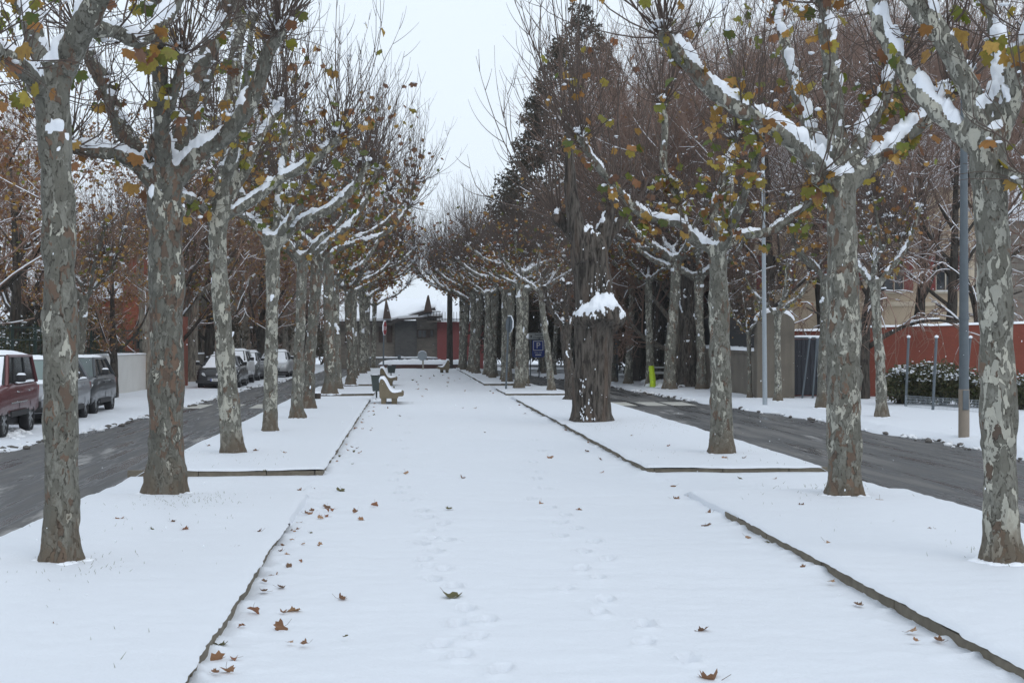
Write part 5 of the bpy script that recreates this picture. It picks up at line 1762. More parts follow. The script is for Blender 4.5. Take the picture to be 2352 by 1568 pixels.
p = gp(727, 917, .1)
root = thing('tree_stump', 'short sawn brown stump topped with snow between the left row planes', 'stump', tuple(p))
mb = MB(); mb.tube([(0, 0, -.1), (0, 0, .02), (.01, 0, .18), (.01, 0, .20)], [.17, .15, .135, .125], 12, wob=.15); mb.build('trunk', M['darkbark'], root)
sb = MB(); sb.blob((.01, 0, .21), (.13, .13, .035), 2); sb.build('snow_cover', M['snow_limb'], root)

# ------------------------------------------------------------------ posts and signs
M['galv'] = simple('weathered galvanised steel', (.105, .125, .140), .5, .3, var=.25, vs=6)
M['galv_light'] = simple('pale galvanised steel', (.36, .40, .43), .45, .3, var=.15, vs=6)
M['signback'] = simple('grey sign back', (.13, .155, .18), .5, .2)
M['signred'] = simple('sign red', (.28, .012, .018), .45)
M['signwhite'] = simple('sign white', (.70, .71, .72), .5)
M['signblue'] = simple('sign blue', (.012, .035, .22), .45)

def stop_sign(label, base, h, face_rz, lean):
    root = thing('stop_sign', label, 'road sign', tuple(base), 0)
    root.rotation_euler = (0, math.atan(lean), 0)
    q = MB(); q.tube([(0, 0, -.1), (0, 0, h)], [.038, .038], 10); q.build('pole', M['galv'], root)
    f = link('sign_face', None, root); f.location = (0, 0, h - .30); f.rotation_euler = (0, 0, face_rz)
    r = .345
    a = [math.pi / 8 + k * math.pi / 4 for k in range(8)]
    oc = [(r * math.cos(t), r * math.sin(t)) for t in a]
    m1 = MB(); m1.prism(oc, -.052, -.048, 'y'); m1.prism([(x * .92, y * .92) for x, y in oc], -.056, -.0525, 'y', mi=1); m1.prism([(x * .99, y * .99) for x, y in oc], -.0475, -.042, 'y', mi=2)
    f2 = m1.build('panel', [M['signwhite'], M['signred'], M['signback']], f, smooth=False)
    text_mesh('STOP', .24, M['signwhite'], f, (0, -.060, -.085), (math.pi / 2, 0, 0))
    s = MB()
    ed = [oc[k] for k in (4, 3, 2, 1)]
    for (x0, z0), (x1, z1) in zip(ed[:-1], ed[1:]):
        s.tube([(x0, -.048, z0 + .012), (x1, -.048, z1 + .012)], [.024, .024], 6)
    x0, z0 = oc[4]; x1, z1 = oc[3]
    s.tube([(x0 - .012, -.046, z0), (x1 - .012, -.046, z1)], [.026, .026], 6)
    s.tube([(oc[4][0] - .004, -.046, oc[4][1]), (oc[5][0] - .004, -.046, oc[5][1])], [.018, .012], 6)
    s.build('snow_cover', M['snow_limb'], f)
    return root
p = gp(1162, 899)
stop_sign('octagonal road sign seen from its grey back on a leaning pole, right of the path', p, 2.92, math.radians(112) , (1168 - 1162) / 166)
p = gp(880, 882)
stop_sign('octagonal red stop sign seen nearly edge-on, on the left of the path', p, 2.86, math.radians(76), .012)

def lamp_post(label, px, py, h, r, mat, foot=False, z=0.0, head=True, lean=0):
    p = gp(px, py, z)
    root = thing('lamp_post', label, 'lamp post', tuple(p), 0, 'lamp posts on the right pavement')
    root.rotation_euler = (0, lean, 0)
    q = MB(); q.tube([(0, 0, -.1), (0, 0, h * .4), (0, 0, h)], [r, r * .88, r * .62], 14)
    po = q.build('pole', mat, root)
    if foot:
        c = MB(); c.tube([(0, 0, -.1), (0, 0, .95), (0, 0, .97)], [r * 1.07, r * 1.05, r], 14); c.build('base', simple('brown painted sleeve', (.23, .19, .15), .7, var=.2), root)
        c = MB(); c.bbox(-r * .6, r * .6, -r * 1.15, -r * .85, .55, .95, .01); c.build('hatch', M['galv'], root)
        c = MB(); c.tube([(0, 0, 2.4), (0, 0, 2.46)], [r * 1.05] * 2, 14); c.build('collar', M['galv'], root)
    if head:
        hb = MB(); hb.tube([(0, 0, h), (0, 0, h + .06), (0, 0, h + .10)], [.10, .12, .12], 12)
        hb.build('collar', M['galv'], root)
        gl = MB(); gl.tube([(0, 0, h + .10), (0, 0, h + .34)], [.13, .20], 12)
        gl.build('lantern', simple('cream lantern glass', (.62, .56, .42), .4), root)
        cp = MB(); cp.tube([(0, 0, h + .34), (0, 0, h + .40), (0, 0, h + .52)], [.26, .24, .04], 14)
        ca = cp.build('lantern_cap', M['galv'], root)
        s = MB(); s.blob((0, 0, h + .44), (.24, .24, .08), 2); s.build('snow_cover', M['snow_limb'], ca)
    return root
lamp_post('thick blue-grey lamp post with a brown foot beside the nearest right plane tree', 2214, 1002, 7.2, .105, M['galv'], True)
lamp_post('slender pale galvanised lamp post between the young plane trees', 1757, 929, 8.0, .075, M['galv_light'], lean=-.008, head=False)
lp3 = lamp_post('lamp post with a paper notice and a blue sign on it', 1546, 880, 7.5, .13, M['galv'], lean=-.012)
lamp_post('far lamp post with cream lantern seen beside the burl of the poplar', 1416, 876, 5.9, .095, M['galv'])
p = gp(1546, 880)
nt = thing('paper_notice', 'white paper notice with a dark red picture taped to the lamp post', 'notice', (p[0] - .06, p[1] - .16, 1.45))
mb = MB(); mb.box(-.26, .26, 0, .012, -.04, .46, mi=0); mb.box(-.20, -.02, 0, .012, -.30, -.045, mi=2); mb.box(-.01, .24, 0, .012, -.30, -.045, mi=0)
mb.build('sheet', [M['signwhite'], M['ink'], simple('brown card', (.36, .25, .13), .8)], nt, smooth=False)
mb = MB(); mb.box(-.17, .07, -.006, -.001, .02, .42, mi=0); mb.box(-.11, .0, -.010, -.0065, .33, .38, mi=1); mb.box(-.075, -.03, -.010, -.0065, .06, .31, mi=2)
mb.build('picture', [M['ink'], M['signwhite'], simple('dull red print', (.30, .07, .05), .7)], nt, smooth=False)
bs = thing('blue_sign', 'narrow blue sign seen edge-on above the paper notice, snow on top', 'road sign', (p[0] + .20, p[1] - .05, 2.05))
mb = MB(); mb.bbox(-.06, .06, -.35, .35, 0, 1.0, .02); mb.build('panel', M['signblue'], bs)
sb = MB(); sb.pillow((-.07, -.36, .995), (.07, -.36, .995), (.07, .36, .995), (-.07, .36, .995), .06, 5, 8); sb.build('snow_cover', M['snow_limb'], bs)

# parking sign
p = gp(1236, 862, 0)
ps = thing('parking_sign', 'blue parking sign with a white P on a thin pole beside the right road', 'road sign', tuple(p))
q = MB(); q.tube([(.06, 0, -.1), (.06, 0, 2.2)], [.035, .035], 8); q.build('pole', M['galv'], ps)
pb = MB()
rr = [(-.36, 1.12), (-.28, 1.04), (.28, 1.04), (.36, 1.12), (.36, 2.02), (-.36, 2.02)]
pb.prism(rr, -.06, -.05, 'y', mi=0)
for a, b, c, d in ((-.29, .29, 1.95, 1.985), (-.29, .29, 1.43, 1.465), (-.29, -.255, 1.465, 1.95), (.255, .29, 1.465, 1.95)):
    pb.box(a, b, -.064, -.0605, c, d, mi=1)
pb.box(-.17, .17, -.064, -.0605, 1.15, 1.21, mi=1)
pn = pb.build('panel', [M['signblue'], M['signwhite']], ps, smooth=False)
text_mesh('P', .48, M['signwhite'], pn, (0, -.066, 1.56), (math.pi / 2, 0, 0))
text_mesh('Zona azul', .11, M['signwhite'], pn, (0, -.066, 1.28), (math.pi / 2, 0, 0))
ds = thing('direction_sign', 'white direction sign above the blue parking sign', 'road sign', (p[0], p[1] + .1, 0))
q = MB(); q.tube([(-.42, .25, -.1), (-.42, .25, 2.45)], [.035, .035], 8); q.build('pole', M['galv'], ds)
pb = MB(); pb.bbox(-.56, .62, -.06, -.035, 2.06, 2.44, .012); pp = pb.build('panel', simple('dull white sign', (.36, .38, .38), .5), ds, smooth=False)
tb = MB(); tb.add([(-.47, -.0635, 2.24), (-.36, -.0635, 2.31), (-.36, -.0635, 2.17)], [(0, 1, 2)]); tb.build('arrow', M['ink'], pp, smooth=False)
text_mesh('Residencial', .15, M['ink'], pp, (.14, -.064, 2.29), (math.pi / 2, 0, 0))
text_mesh('Ciudad de Ca', .15, M['ink'], pp, (.14, -.064, 2.12), (math.pi / 2, 0, 0))

# fluorescent marker
p = gp(1499, 888)
fm = thing('marker_post', 'bright yellow-green fluorescent marker post stuck in the snow before the dark trunks', 'marker', tuple(p))
mb = MB(); mb.tube([(0, 0, -.1), (0.01, 0, .25), (-.02, 0, .55), (-.03, 0, .66), (-.04, 0, .74), (-.05, 0, .90)], [.13, .15, .15, .12, .13, .11], 8, wob=.25, seed=3)
mb.build('wrap', simple('fluorescent yellow film', (.50, .68, .02), .45, var=.35, vs=9), fm)
tp_ = MB(); tp_.box(.05, .62, .02, .03, .80, .87); tp_.box(.08, .70, .02, .03, .55, .66); tp_.build('tape', simple('grey film tape', (.26, .27, .27), .4), fm, smooth=False)

# ------------------------------------------------------------------ walls, fences and gates
M['render'] = simple('white rendered wall', (.62, .61, .58), .9, var=.12, vs=1.6)
M['concrete'] = simple('streaked board concrete', (.175, .15, .115), .9, var=.35, vs=3, bump=.4)
def streak(name, a, b, sc):
    k = NT(name)
    n = k.noise(k.coord((6, 6, .45)), sc, 5, .65)
    n2 = k.noise(k.coord(), 1.2, 3)
    k.P(Base_Color=k.mix(k.step(n2, .4, .8), k.mix(n, a, b), a), Roughness=.9)
    k.bump(n, .3, .02)
    return k.m
M['concrete'] = streak('streaked concrete', (.095, .082, .066), (.19, .165, .13), 1.4)
def brickm(name, a, b, mortar, scale):
    k = NT(name)
    tc = k.n('ShaderNodeTexCoord').outputs['Object']
    sx = k.n('ShaderNodeSeparateXYZ', {0: tc})
    vec = k.n('ShaderNodeCombineXYZ', {0: k.math('ADD', sx.outputs[0], sx.outputs[1]), 1: sx.outputs[2], 2: 0.0})
    br = k.n('ShaderNodeTexBrick', {'Vector': vec.outputs[0], 'Color1': a + (1,), 'Color2': b + (1,), 'Mortar': mortar + (1,), 'Scale': scale, 'Mortar Size': .012})
    n = k.noise(k.coord(), 2.0, 4, .6)
    k.P(Base_Color=k.mix(k.math('MULTIPLY', n, .6), br.outputs['Color'], tuple(x * .6 for x in a)), Roughness=.9)
    k.bump(br.outputs['Fac'], -.3, .01)
    return k.m
M['redbrick'] = brickm('painted red brick', (.235, .058, .034), (.205, .050, .030), (.15, .040, .026), 3.2)
M['orangebrick'] = brickm('orange red brick', (.30, .080, .042), (.25, .065, .036), (.20, .06, .04), 3.0)
M['brownbrick'] = brickm('brown planter brick', (.135, .060, .045), (.105, .05, .04), (.10, .07, .06), 3.0)
M['greenfence'] = simple('dark green fence', (.008, .026, .019), .55)
M['blackfence'] = simple('black fence', (.012, .012, .013), .7, var=.4, vs=20)

def wall(name, label, a, b, h0, h1, t, mat, z0=-.15, cap=.07, cat='wall', coping=None):
    """a wall from a to b with snow along its top; local x runs along it"""
    a, b = np.array(a, float), np.array(b, float)
    L = np.linalg.norm(b - a); ang = math.atan2(b[1] - a[1], b[0] - a[0])
    root = thing(name, label, cat, (a[0], a[1], 0), ang)
    mb = MB(); mb.add([(0, -t / 2, z0), (L, -t / 2, z0), (L, t / 2, z0), (0, t / 2, z0), (0, -t / 2, h0), (L, -t / 2, h1), (L, t / 2, h1), (0, t / 2, h0)],
                      [(4, 5, 6, 7), (0, 1, 5, 4), (1, 2, 6, 5), (2, 3, 7, 6), (3, 0, 4, 7)])
    mb.build('body', mat, root, smooth=False)
    o = .0
    if coping:
        c = MB(); c.add([(0, -t / 2 - .05, h0 - .0), (L, -t / 2 - .05, h1), (L, t / 2 + .05, h1), (0, t / 2 + .05, h0), (0, -t / 2 - .05, h0 + .10), (L, -t / 2 - .05, h1 + .10), (L, t / 2 + .05, h1 + .10), (0, t / 2 + .05, h0 + .10)],
                        [(3, 2, 1, 0), (4, 5, 6, 7), (0, 1, 5, 4), (1, 2, 6, 5), (2, 3, 7, 6), (3, 0, 4, 7)])
        c.build('coping', coping, root, smooth=False); o = .10
    e = .03 + (.05 if coping else 0)
    sb = MB(); sb.pillow((0, -t / 2 - e, h0 + o + .004), (L, -t / 2 - e, h1 + o + .004), (L, t / 2 + e, h1 + o + .004), (0, t / 2 + e, h0 + o + .004), cap, max(6, int(L * 5)), 7, nrm=(0, 0, 1))
    sb.build('snow_cover', M['snow_limb'], root, smooth='all')
    return root

# white garden wall and its fence on the left
A, Bw = (-11.9, 27.0), (-11.2, 64.5)
wall('garden_wall', 'low white rendered garden wall capped with snow behind the parked cars', A, Bw, 1.40, 1.42, .25, M['render'])
A2, B2 = (-11.35, 74.0), (-11.0, 90.0)
wall('garden_wall', 'short far stretch of pale garden wall beside the black saloon', A2, B2, 1.25, 1.3, .25, M['concrete'])
def bar_fence(name, label, a, b, z0, z1, step, mat, back=None, rails=(.06, .9), snow=True, r=.011):
    a, b = np.array(a, float), np.array(b, float)
    L = np.linalg.norm(b - a); ang = math.atan2(b[1] - a[1], b[0] - a[0])
    root = thing(name, label, 'fence', (a[0], a[1], 0), ang)
    mb = MB()
    n = int(L / step)
    for i in range(n + 1):
        mb.bar((i * step, 0, z0), (i * step, 0, z1), r * 2, r * 2, up=(0, 1, 0))
    mb.build('bar_panel', mat, root, smooth=False)
    rl_ = MB()
    H = z1 - z0
    for f in rails:
        rl_.bar((0, -.02, z0 + H * f), (L, -.02, z0 + H * f), .03, .045)
    ro = rl_.build('rail', mat, root, smooth=False)
    k = 0
    while k <= L:
        pb = MB(); pb.bar((k, .01, z0 - .05), (k, .01, z1 + .03), .06, .06, up=(0, 1, 0)); pb.build('post', mat, root, smooth=False)
        k += 2.5
    if back:
        bk = MB(); bk.box(0, L, .045, .06, z0 + .02, z1 - .1); bk.build('mesh_backing', back, root, smooth=False)
    if snow:
        sb = MB()
        for f in rails[-1:]:
            sb.pillow((0, -.06, z0 + H * f + .025), (L, -.06, z0 + H * f + .025), (L, .03, z0 + H * f + .025), (0, .03, z0 + H * f + .025), .045, int(L * 4), 5, nrm=(0, 0, 1))
        sb.build('snow_cover', M['snow_limb'], ro, smooth='all')
    return root
bar_fence('garden_fence', 'dark green bar fence on top of the white garden wall', (A[0] - .05, A[1]), (Bw[0] - .05, Bw[1]), 1.45, 2.45, .42, M['greenfence'], rails=(.08, .55, .92), snow=False, r=.008)

# right: concrete wall with black screened fence, pillar, gate, red wall
C0, C1 = (12.35, 50.9), (13.6, 78.0)
wall('retaining_wall', 'streaked brown concrete wall with snowy coping below the black fence', C0, C1, 1.50, 1.62, .3, M['concrete'], coping=M['concrete'], cap=.13)
bar_fence('screened_fence', 'black bar fence backed with dark screen on the concrete wall', (C0[0] + .1, C0[1] + .6), (C1[0] + .1, C1[1]), 1.72, 2.95, .13, M['blackfence'], simple('dark woven screen', (.016, .016, .017), .95, var=.5, vs=14), rails=(.08, .80))
pr_ = thing('wall_pillar', 'tall concrete wall end with a rounded snowy top beside the dark gate', 'wall', (12.25, 50.3, 0))
pts = [(-.25, -.15), (1.05, -.15)] + [(1.05 - .0 + .0 * k, 2.55) for k in range(1)] + [(.40 + .65 * math.cos(t), 2.55 + .42 * math.sin(t)) for t in np.linspace(.15, math.pi - .15, 12)] + [(-.25, 2.55)]
mb = MB(); mb.prism(pts, 0, .5, 'y'); mb.build('body', M['concrete'], pr_, smooth=False)
th = np.linspace(.2, math.pi - .2, 12)
sb = MB(); sb.tube([(.40 + .65 * math.cos(t), .25, 2.57 + .42 * math.sin(t)) for t in th], .09 * np.sin(th) ** .3 + .05, 8); sb.build('snow_cover', M['snow_limb'], pr_)
gt = thing('metal_gate', 'dark sheet metal gate between the concrete wall end and the red wall', 'gate', (13.34, 50.9, 0))
mb = MB(); mb.box(.0, 1.9, 0, .05, .08, 2.02)
for k in range(12): mb.box(.06 + k * .155, .08 + k * .155, -.02, -.001, .1, 2.0)
mb.build('leaf_panel', simple('blue black gate', (.016, .018, .026), .6, var=.3), gt, smooth=False)
mb = MB()
for x in (0, .95, 1.9): mb.bbox(x - .035, x + .035, -.03, .07, -.1, 2.12, .008)
mb.bbox(-.035, 1.935, -.025, .065, 2.04, 2.10, .008)
go = mb.build('frame', M['galv'], gt)
sb = MB(); sb.pillow((-.04, -.04, 2.105), (1.94, -.04, 2.105), (1.94, .07, 2.105), (-.04, .07, 2.105), .05, 18, 5); sb.build('snow_cover', M['snow_limb'], go)
wall('red_wall', 'low stretch of red brick wall with snow between gate and tall red wall', (13.75, 52.6), (15.6, 52.3), 2.32, 2.32, .25, M['redbrick'], cap=.08)
wall('red_wall', 'long tall red brick wall behind the clipped hedge', (15.6, 52.3), (23.5, 49.5), 2.42, 2.62, .25, M['redbrick'], cap=.08)
mb = MB()
rw_ = thing('wall_pillar', 'narrow red brick pillar at the left end of the red wall', 'wall', (13.42, 52.3, 0))
mb.bbox(0, .32, -.15, .2, -.1, 2.98, .03); mb.build('body', M['redbrick'], rw_)
sb = MB(); sb.pillow((-.02, -.17, 2.98), (.34, -.17, 2.98), (.34, .22, 2.98), (-.02, .22, 2.98), .09, 6, 6); sb.build('snow_cover', M['snow_limb'], rw_)

# wire fence posts before the hedge
for i, (bx, by, tx, ty, lab) in enumerate(((2080, 932, 2087, 774, 'left steel fence post with a snow cap before the hedge'), (2142, 942, 2151, 774, 'middle steel fence post with a snow cap before the hedge'), (2213, 935, 2229, 775, 'leaning steel fence post beside the thick lamp post'),
                                         (1842, 914, 1860, 775, 'left of two leaning steel posts before the dark gate'), (1866, 914, 1877, 775, 'right of two leaning steel posts before the dark gate'), (1802, 912, 1801, 772, 'thin steel post at the corner of the concrete wall end'))):
    p = gp(bx, by, 0)
    q = at(tx, ty, p[1]) - p
    ft = thing('fence_post', lab, 'fence post', tuple(p), 0, 'steel fence posts on the right pavement')
    mb = MB(); mb.tube([(0, 0, -.1), tuple(q)], [.042 if i < 3 else .035] * 2, 8); po = mb.build('post', M['galv'], ft)
    sb = MB(); sb.blob(q + np.array([0, 0, .01]), (.06, .06, .045), 2, rough=.1); sb.build('snow_cover', M['snow_limb'], po)
nf = thing('wire_net', 'low strip of grey wire netting in front of the hedge', 'fence', (0, 0, 0))
pa, pb_ = gp(2080, 934, 0), gp(2260, 948, 0)
mb = MB()
for k in range(60):
    f = k / 59; q = pa * (1 - f) + pb_ * f
    mb.bar(q + (0, 0, 0), q + (0, 0, .34), .006, .006, up=(0, 1, 0))
for z in (.02, .10, .18, .26, .34):
    mb.bar(pa + (0, 0, z), pb_ + (0, 0, z), .006, .006)
mb.build('net_panel', M['galv_light'], nf, smooth=False)

# ------------------------------------------------------------------ houses
M['cream'] = simple('cream render', (.58, .47, .34), .9, var=.08, vs=1.2)
M['shutter_red'] = simple('red shutter', (.25, .05, .045), .7)
M['slate'] = brickm('dark stone masonry', (.130, .128, .124), (.088, .087, .086), (.15, .14, .13), 1.9)
M['rubble'] = brickm('grey brown rubble stone', (.250, .222, .188), (.165, .148, .128), (.29, .26, .22), 1.6)
M['pinkred'] = simple('pink red rendered wall', (.27, .075, .072), .9, var=.15, vs=3)
M['brownwood'] = simple('brown wooden shutter', (.075, .048, .038), .7, var=.3, vs=12)
M['winglass'] = simple('dark window pane', (.03, .035, .04), .1)
M['gutter'] = simple('dark fascia', (.055, .045, .042), .7)

def window(parent, x, z, w, h, y, mat_frame, pane, shutters=None, sill=True):
    fr = MB()
    for a, b, c, d in ((x - .07, x, z - .07, z + h + .07), (x + w, x + w + .07, z - .07, z + h + .07), (x, x + w, z - .07, z), (x, x + w, z + h, z + h + .07), (x + w / 2 - .03, x + w / 2 + .03, z, z + h)):
        fr.box(a, b, y - .04, y + .03, c, d)
    f = fr.build('window', mat_frame, parent, smooth=False)
    g = MB(); g.box(x, x + w, y + .005, y + .012, z, z + h); g.build('pane', pane, f, smooth=False)
    if shutters:
        for s in (0, 1):
            sh = MB(); x0 = x - w * .55 if s == 0 else x + w * 1.05
            sh.box(x0, x0 + w * .5, y - .05, y - .012, z - .02, z + h + .02)
            for k in range(9): sh.box(x0 + .04, x0 + w * .5 - .04, y - .062, y - .051, z + .06 + k * h / 9.5, z + .10 + k * h / 9.5)
            sh.build('shutter', shutters, f, smooth=False)
    if sill:
        sl = MB(); sl.box(x - .12, x + w + .12, y - .12, y - .001, z - .16, z - .072); so = sl.build('sill', mat_frame, f, smooth=False)
        sb = MB(); sb.pillow((x - .12, y - .12, z - .07), (x + w + .12, y - .12, z - .07), (x + w + .12, y - .042, z - .07), (x - .12, y - .042, z - .07), .05, 8, 4); sb.build('snow_cover', M['snow_limb'], so)

# cream house on the right
ch = thing('cream_house', 'cream rendered house with pale mouldings and red shutters above the red wall', 'house', (15.6, 66, 0))
mb = MB(); mb.box(0, 10.2, 0, 9, -.2, 9.0); mb.build('wall', M['cream'], ch, smooth=False)
mb = MB()
for z in (3.55, 6.6): mb.bbox(-.08, 10.28, -.10, -.002, z, z + .22, .03)
for x in (0.0, 1.5, 2.9, 5.0, 7.6, 9.9): mb.bbox(x, x + .28, -.07, -.003, -.1, 3.54, .02); mb.bbox(x, x + .28, -.07, -.003, 3.78, 6.59, .02)
mb.build('moulding', simple('pale cream moulding', (.66, .57, .44), .9), ch)
for x, z in ((.55, .9), (3.6, .9), (6.0, .9), (8.4, .9), (.55, 4.3), (3.6, 4.3), (6.0, 4.3), (8.4, 4.3), (3.6, 7.1), (6.0, 7.1)):
    window(ch, x, z, .85, 1.5, -.045, simple('cream window frame', (.6, .55, .45), .8), M['winglass'], M['shutter_red'] if z > 4 else None)
mb = MB(); mb.prism([(-.4, 9.0), (10.6, 9.0), (8.8, 11.2), (1.4, 11.2)], -.4, 9.4, 'y'); ro = mb.build('roof', M['snow_limb'], ch, smooth=False)
gh = thing('grey_house', 'grey stone annexe at the right end of the cream house', 'house', (25.85, 66.5, 0))
mb = MB(); mb.box(0, 6, 0, 8, -.2, 7.5); mb.build('wall', M['rubble'], gh, smooth=False)
window(gh, .8, 2.2, .9, 1.5, -.045, M['brownwood'], M['winglass']); window(gh, 3.6, 2.2, .9, 1.5, -.045, M['brownwood'], M['winglass'])
mb = MB(); mb.prism([(-.3, 7.5), (6.3, 7.5), (3, 9.6)], -.3, 8.3, 'y'); mb.build('roof', M['snow_limb'], gh, smooth=False)

# red gabled house on the left
X0 = at(176, 800, 64)[0]
rh = thing('red_brick_house', 'small orange red brick house with a chimney gable behind the white garden wall', 'house', (X0, 64, 0))
rh.scale = (.66, .66, .70)
mb = MB(); mb.box(0, 3.0, 0, 8, -.2, 5.4); mb.prism([(3.001, -.2), (5.9, -.2), (5.9, 4.4), (4.9, 4.4), (4.3, 7.8), (3.5, 7.8), (3.001, 5.9)], -.35, 8, 'y'); mb.build('wall', M['orangebrick'], rh, smooth=False)
mb = MB(); mb.prism([(-.4, 5.4), (2.98, 5.4), (2.98, 6.5), (.6, 6.1)], -.4, 8.2, 'y'); mb.build('roof', M['snow_limb'], rh, smooth=False)
for x, z in ((.5, 2.6), (1.8, 2.6)):
    window(rh, x, z, .7, 1.3, -.045, M['brownwood'], M['winglass'])
window(rh, 3.9, 2.4, .5, 1.6, -.40, M['brownwood'], M['winglass'], sill=False); window(rh, 4.8, 2.4, .5, 1.6, -.40, M['brownwood'], M['winglass'], sill=False)

# stone house closing the promenade
YH = 114.0
def hx(px): return float(at(px, 800, YH)[0])
def hz(py): return float(EYE + (784 - py) / F * YH)
sh = thing('stone_house', 'grey stone house with snowy roof and triangular dormers closing the path', 'house', (0, YH, 0))
mb = MB()
mb.box(hx(770), hx(907), 0, 12, -1, hz(737), mi=0)
mb.box(hx(907) + .002, hx(957), -.25, 12, -1, hz(736), mi=1)
mb.box(hx(957) + .002, hx(1010), .05, 12, -1, hz(729), mi=0)
mb.build('wall', [M['rubble'], M['slate']], sh, smooth=False)
mb = MB(); mb.box(hx(1004), hx(1110), -.3, 10, -1, hz(739)); mb.build('porch_wall', M['pinkred'], sh, smooth=False)
for px0, px1, py0, py1 in ((855, 862, 784, 753), (872, 880, 784, 753), (890, 899, 784, 750)):
    window(sh, hx(px0), hz(py0), hx(px1) - hx(px0), hz(py1) - hz(py0), -.045, M['brownwood'], M['brownwood'], sill=False)
for px0, px1, py0, py1 in ((961, 978, 774, 759), (982, 994, 772, 759)):
    window(sh, hx(px0), hz(py0), hx(px1) - hx(px0), hz(py1) - hz(py0), -.0, M['brownwood'], M['winglass'], M['brownwood'] if px0 < 970 else None, sill=False)
window(sh, hx(795), hz(784), hx(808) - hx(795), hz(768) - hz(784), -.045, M['brownwood'], M['winglass'])
# roofs: a long slope at the left rising back to the ridge, a cross gable at the right
def slope(mb, p, mi=0):
    V = [np.array(q, float) for q in p]; n = len(V)
    T = [q + (0, 0, .22) for q in V]
    mb.add(V + T, [tuple(range(n))[::-1], tuple(range(n, 2 * n))] + [(i, (i + 1) % n, n + (i + 1) % n, n + i) for i in range(n)], mi)
mb = MB()
slope(mb, [(hx(765), -.6, hz(740)), (hx(902), -.6, hz(737)), (hx(1000), -.6, hz(711)), (hx(1010), 9, 5.3), (hx(790), 9, 5.3)])
slope(mb, [(hx(915), -.9, hz(733)), (hx(1016), -.7, hz(726)), (hx(1016), 4, 5.0), (hx(945), 4, 4.7)])
slope(mb, [(hx(1003), -.8, hz(738)), (hx(1115), -.8, hz(738)), (hx(1115), 6, 4.8), (hx(1003), 6, 4.8)])
ro = mb.build('roof', M['snow_limb'], sh, smooth=False)
mb = MB()
mb.bar((hx(902), -.75, hz(739)), (hx(1000), -.75, hz(711)), .12, .30)
mb.bar((hx(765), -.62, hz(741)), (hx(902), -.62, hz(739)), .10, .16)
mb.bar((hx(915), -.95, hz(734.5)), (hx(1016), -.75, hz(727.5)), .10, .16)
mb.build('fascia', M['gutter'], ro, smooth=False)
for x0, x1, zb, xt, zt, yb in ((880, 899, 733, 887, 702, .1), (973, 992, 718, 983, 690, -.6)):
    d = MB()
    A_, B_2, T_2 = (hx(x0), yb, hz(zb)), (hx(x1), yb, hz(zb - 1)), (hx(xt), yb, hz(zt))
    d.prism([(A_[0], A_[2]), (B_2[0], B_2[2]), (T_2[0] + .05, T_2[2] + .35), (T_2[0] - .05, T_2[2] + .35)], yb - 1.2, yb + 3, 'y')
    d.build('dormer', M['brownwood'], sh, smooth=False)
bl_ = MB()
for k in range(14): bl_.bar((hx(982) + k * .22, -1.3, hz(737)), (hx(982) + k * .22, -1.3, hz(717)), .035, .035, up=(0, 1, 0))
for z in (hz(717), hz(727), hz(737)): bl_.bar((hx(982), -1.3, z), (hx(1012), -1.3, z), .06, .06)
bo = bl_.build('balcony_rail', M['gutter'], sh, smooth=False)
sb = MB(); sb.pillow((hx(981), -1.36, hz(716.6)), (hx(1013), -1.36, hz(716.6)), (hx(1013), -1.22, hz(716.6)), (hx(981), -1.22, hz(716.6)), .12, 10, 5); sb.build('snow_cover', M['snow_limb'], bo)
fl = MB(); fl.box(hx(981), hx(1013), -1.4, -.01, hz(739.5), hz(738)); fl.build('balcony_floor', M['rubble'], sh, smooth=False)
up = thing('utility_pole', 'dark wooden pole in front of the pink red wall', 'pole', (float(at(1033, 850, 106)[0]), 106, 0))
mb = MB(); mb.tube([(0, 0, -.2), (0, 0, 6.0)], [.24, .17], 12, wob=.06); mb.build('pole', M['darkbark'], up)

# brick planter and railing at the end of the path
YP_ = 107
pl_ = thing('brick_planter', 'long low brown brick planter topped with snow at the end of the path', 'planter', (0, YP_, 0))
x0, x1 = float(at(872, 850, YP_)[0]), float(at(1080, 850, YP_)[0])
mb = MB(); mb.bbox(x0, x1, 0, 2.2, -.3, .30, .04); mb.build('body', M['brownbrick'], pl_)
sb = MB(); sb.pillow((x0 - .1, -.08, .29), (x1 + .1, -.08, .29), (x1 + .1, 2.3, .29), (x0 - .1, 2.3, .29), .30, 40, 12); sb.build('snow_cover', M['snow_limb'], pl_, smooth='all')
YR = 110.0
x0, x1 = float(at(845, 850, YR)[0]), float(at(1006, 850, YR)[0])
zt = EYE + (784 - 823) / F * YR
rb_ = MB()
rt = thing('street_railing', 'grey metal railing with snow on its top bar before the stone house', 'railing', (0, YR, 0))
n = int((x1 - x0) / .16)
for i in range(n): rb_.bar((x0 + i * .16, 0, -.6), (x0 + i * .16, 0, zt - .04), .035, .035, up=(0, 1, 0))
rb_.build('bar_panel', M['galv'], rt, smooth=False)
rb_ = MB(); rb_.bar((x0, 0, zt), (x1, 0, zt), .08, .08); rb_.bar((x0, 0, zt - .45), (x1, 0, zt - .45), .05, .05)
ro = rb_.build('rail', M['galv'], rt, smooth=False)
sb = MB(); sb.pillow((x0, -.07, zt + .04), (x1, -.07, zt + .04), (x1, .07, zt + .04), (x0, .07, zt + .04), .10, 40, 5, nrm=(0, 0, 1)); sb.build('snow_cover', M['snow_limb'], ro, smooth='all')
xp = float(at(917, 830, YR)[0])
rb_ = MB(); rb_.bbox(xp - .12, xp + .12, -.12, .12, -.6, zt + .28, .02); rb_.build('post', M['galv'], rt)
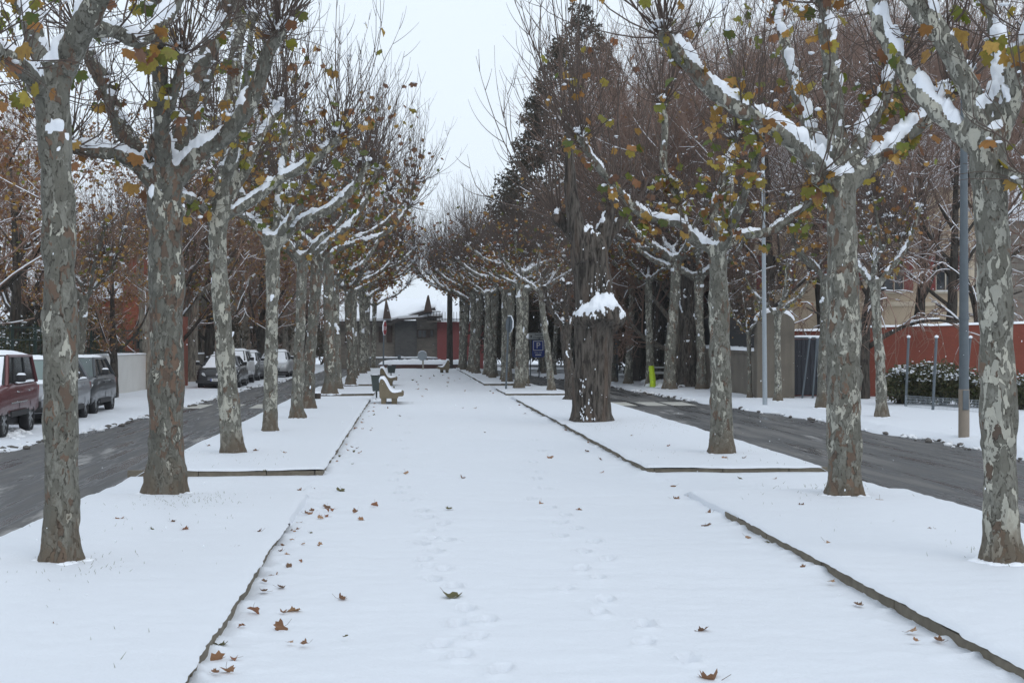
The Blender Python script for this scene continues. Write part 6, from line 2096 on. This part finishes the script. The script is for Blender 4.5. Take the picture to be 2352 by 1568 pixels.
yn = thing('yellow_notice', 'small yellow and white notice hung on the far railing', 'notice', (float(at(929, 825, YR)[0]), YR - .1, zt - .95))
mb = MB(); mb.box(-.33, .33, 0, .02, .22, .85, mi=0); mb.box(-.33, .33, 0, .02, 0, .219, mi=1); mb.disc_y((0, -.008, .54), .2, .012, 18, mi=2, axis='y'); mb.build('panel', [M['signwhite'], simple('yellow print', (.60, .42, .12), .6), M['signback']], yn, smooth=False)
p = at(970, 815, 104)
rs = thing('round_sign', 'round road sign seen from its pale back in front of the far railing', 'road sign', (p[0], 104, 0))
mb = MB(); mb.tube([(.05, 0, -.1), (.05, 0, .95)], [.06, .06], 8); mb.build('pole', simple('pale sign pole', (.40, .37, .31), .6), rs)
mb = MB(); mb.disc_y((0, -.07, .95), .34, .03, 24, axis='y'); mb.build('panel', M['galv_light'], rs)
sb = MB(); sb.tube([(.34 * math.cos(t), -.07, .95 + .34 * math.sin(t)) for t in np.linspace(.6, 2.5, 8)], [.03] * 8, 6); sb.build('snow_cover', M['snow_limb'], rs)

for o in list(SC.objects):
    if o.name.startswith('snow_cover'):
        o['kind'] = 'stuff'

# ------------------------------------------------------------------ a few flakes still falling
rs_ = np.random.default_rng(91)
fb_ = MB()
for k in range(1100):
    y = rs_.uniform(9, 50)
    x = rs_.uniform(-.36, .36) * y + .07 * y
    s_ = rs_.uniform(.0022, .0052)
    fb_.blob((x, y, rs_.uniform(.2, 7)), (s_, s_, s_ * rs_.uniform(1, 2.2)), 1, rough=.3)
tag(fb_.build('falling_snow', M['snow_limb'], smooth='all'), 'small snowflakes still falling through the air', 'snow', kind='stuff')

# ------------------------------------------------------------------ thin winter haze
hz_ = bpy.data.materials.new('winter haze')
hz_.use_nodes = True
nt_ = hz_.node_tree
nt_.nodes.clear()
ho = nt_.nodes.new('ShaderNodeOutputMaterial')
hv = nt_.nodes.new('ShaderNodeVolumePrincipled')
hv.inputs['Color'].default_value = (.90, .93, .97, 1)
hv.inputs['Density'].default_value = .0004
nt_.links.new(hv.outputs[0], ho.inputs['Volume'])
hb = MB(); hb.box(-280, 280, -60, 440, -1.3, 32)
tag(hb.build('haze', hz_, smooth=False), kind='stuff')
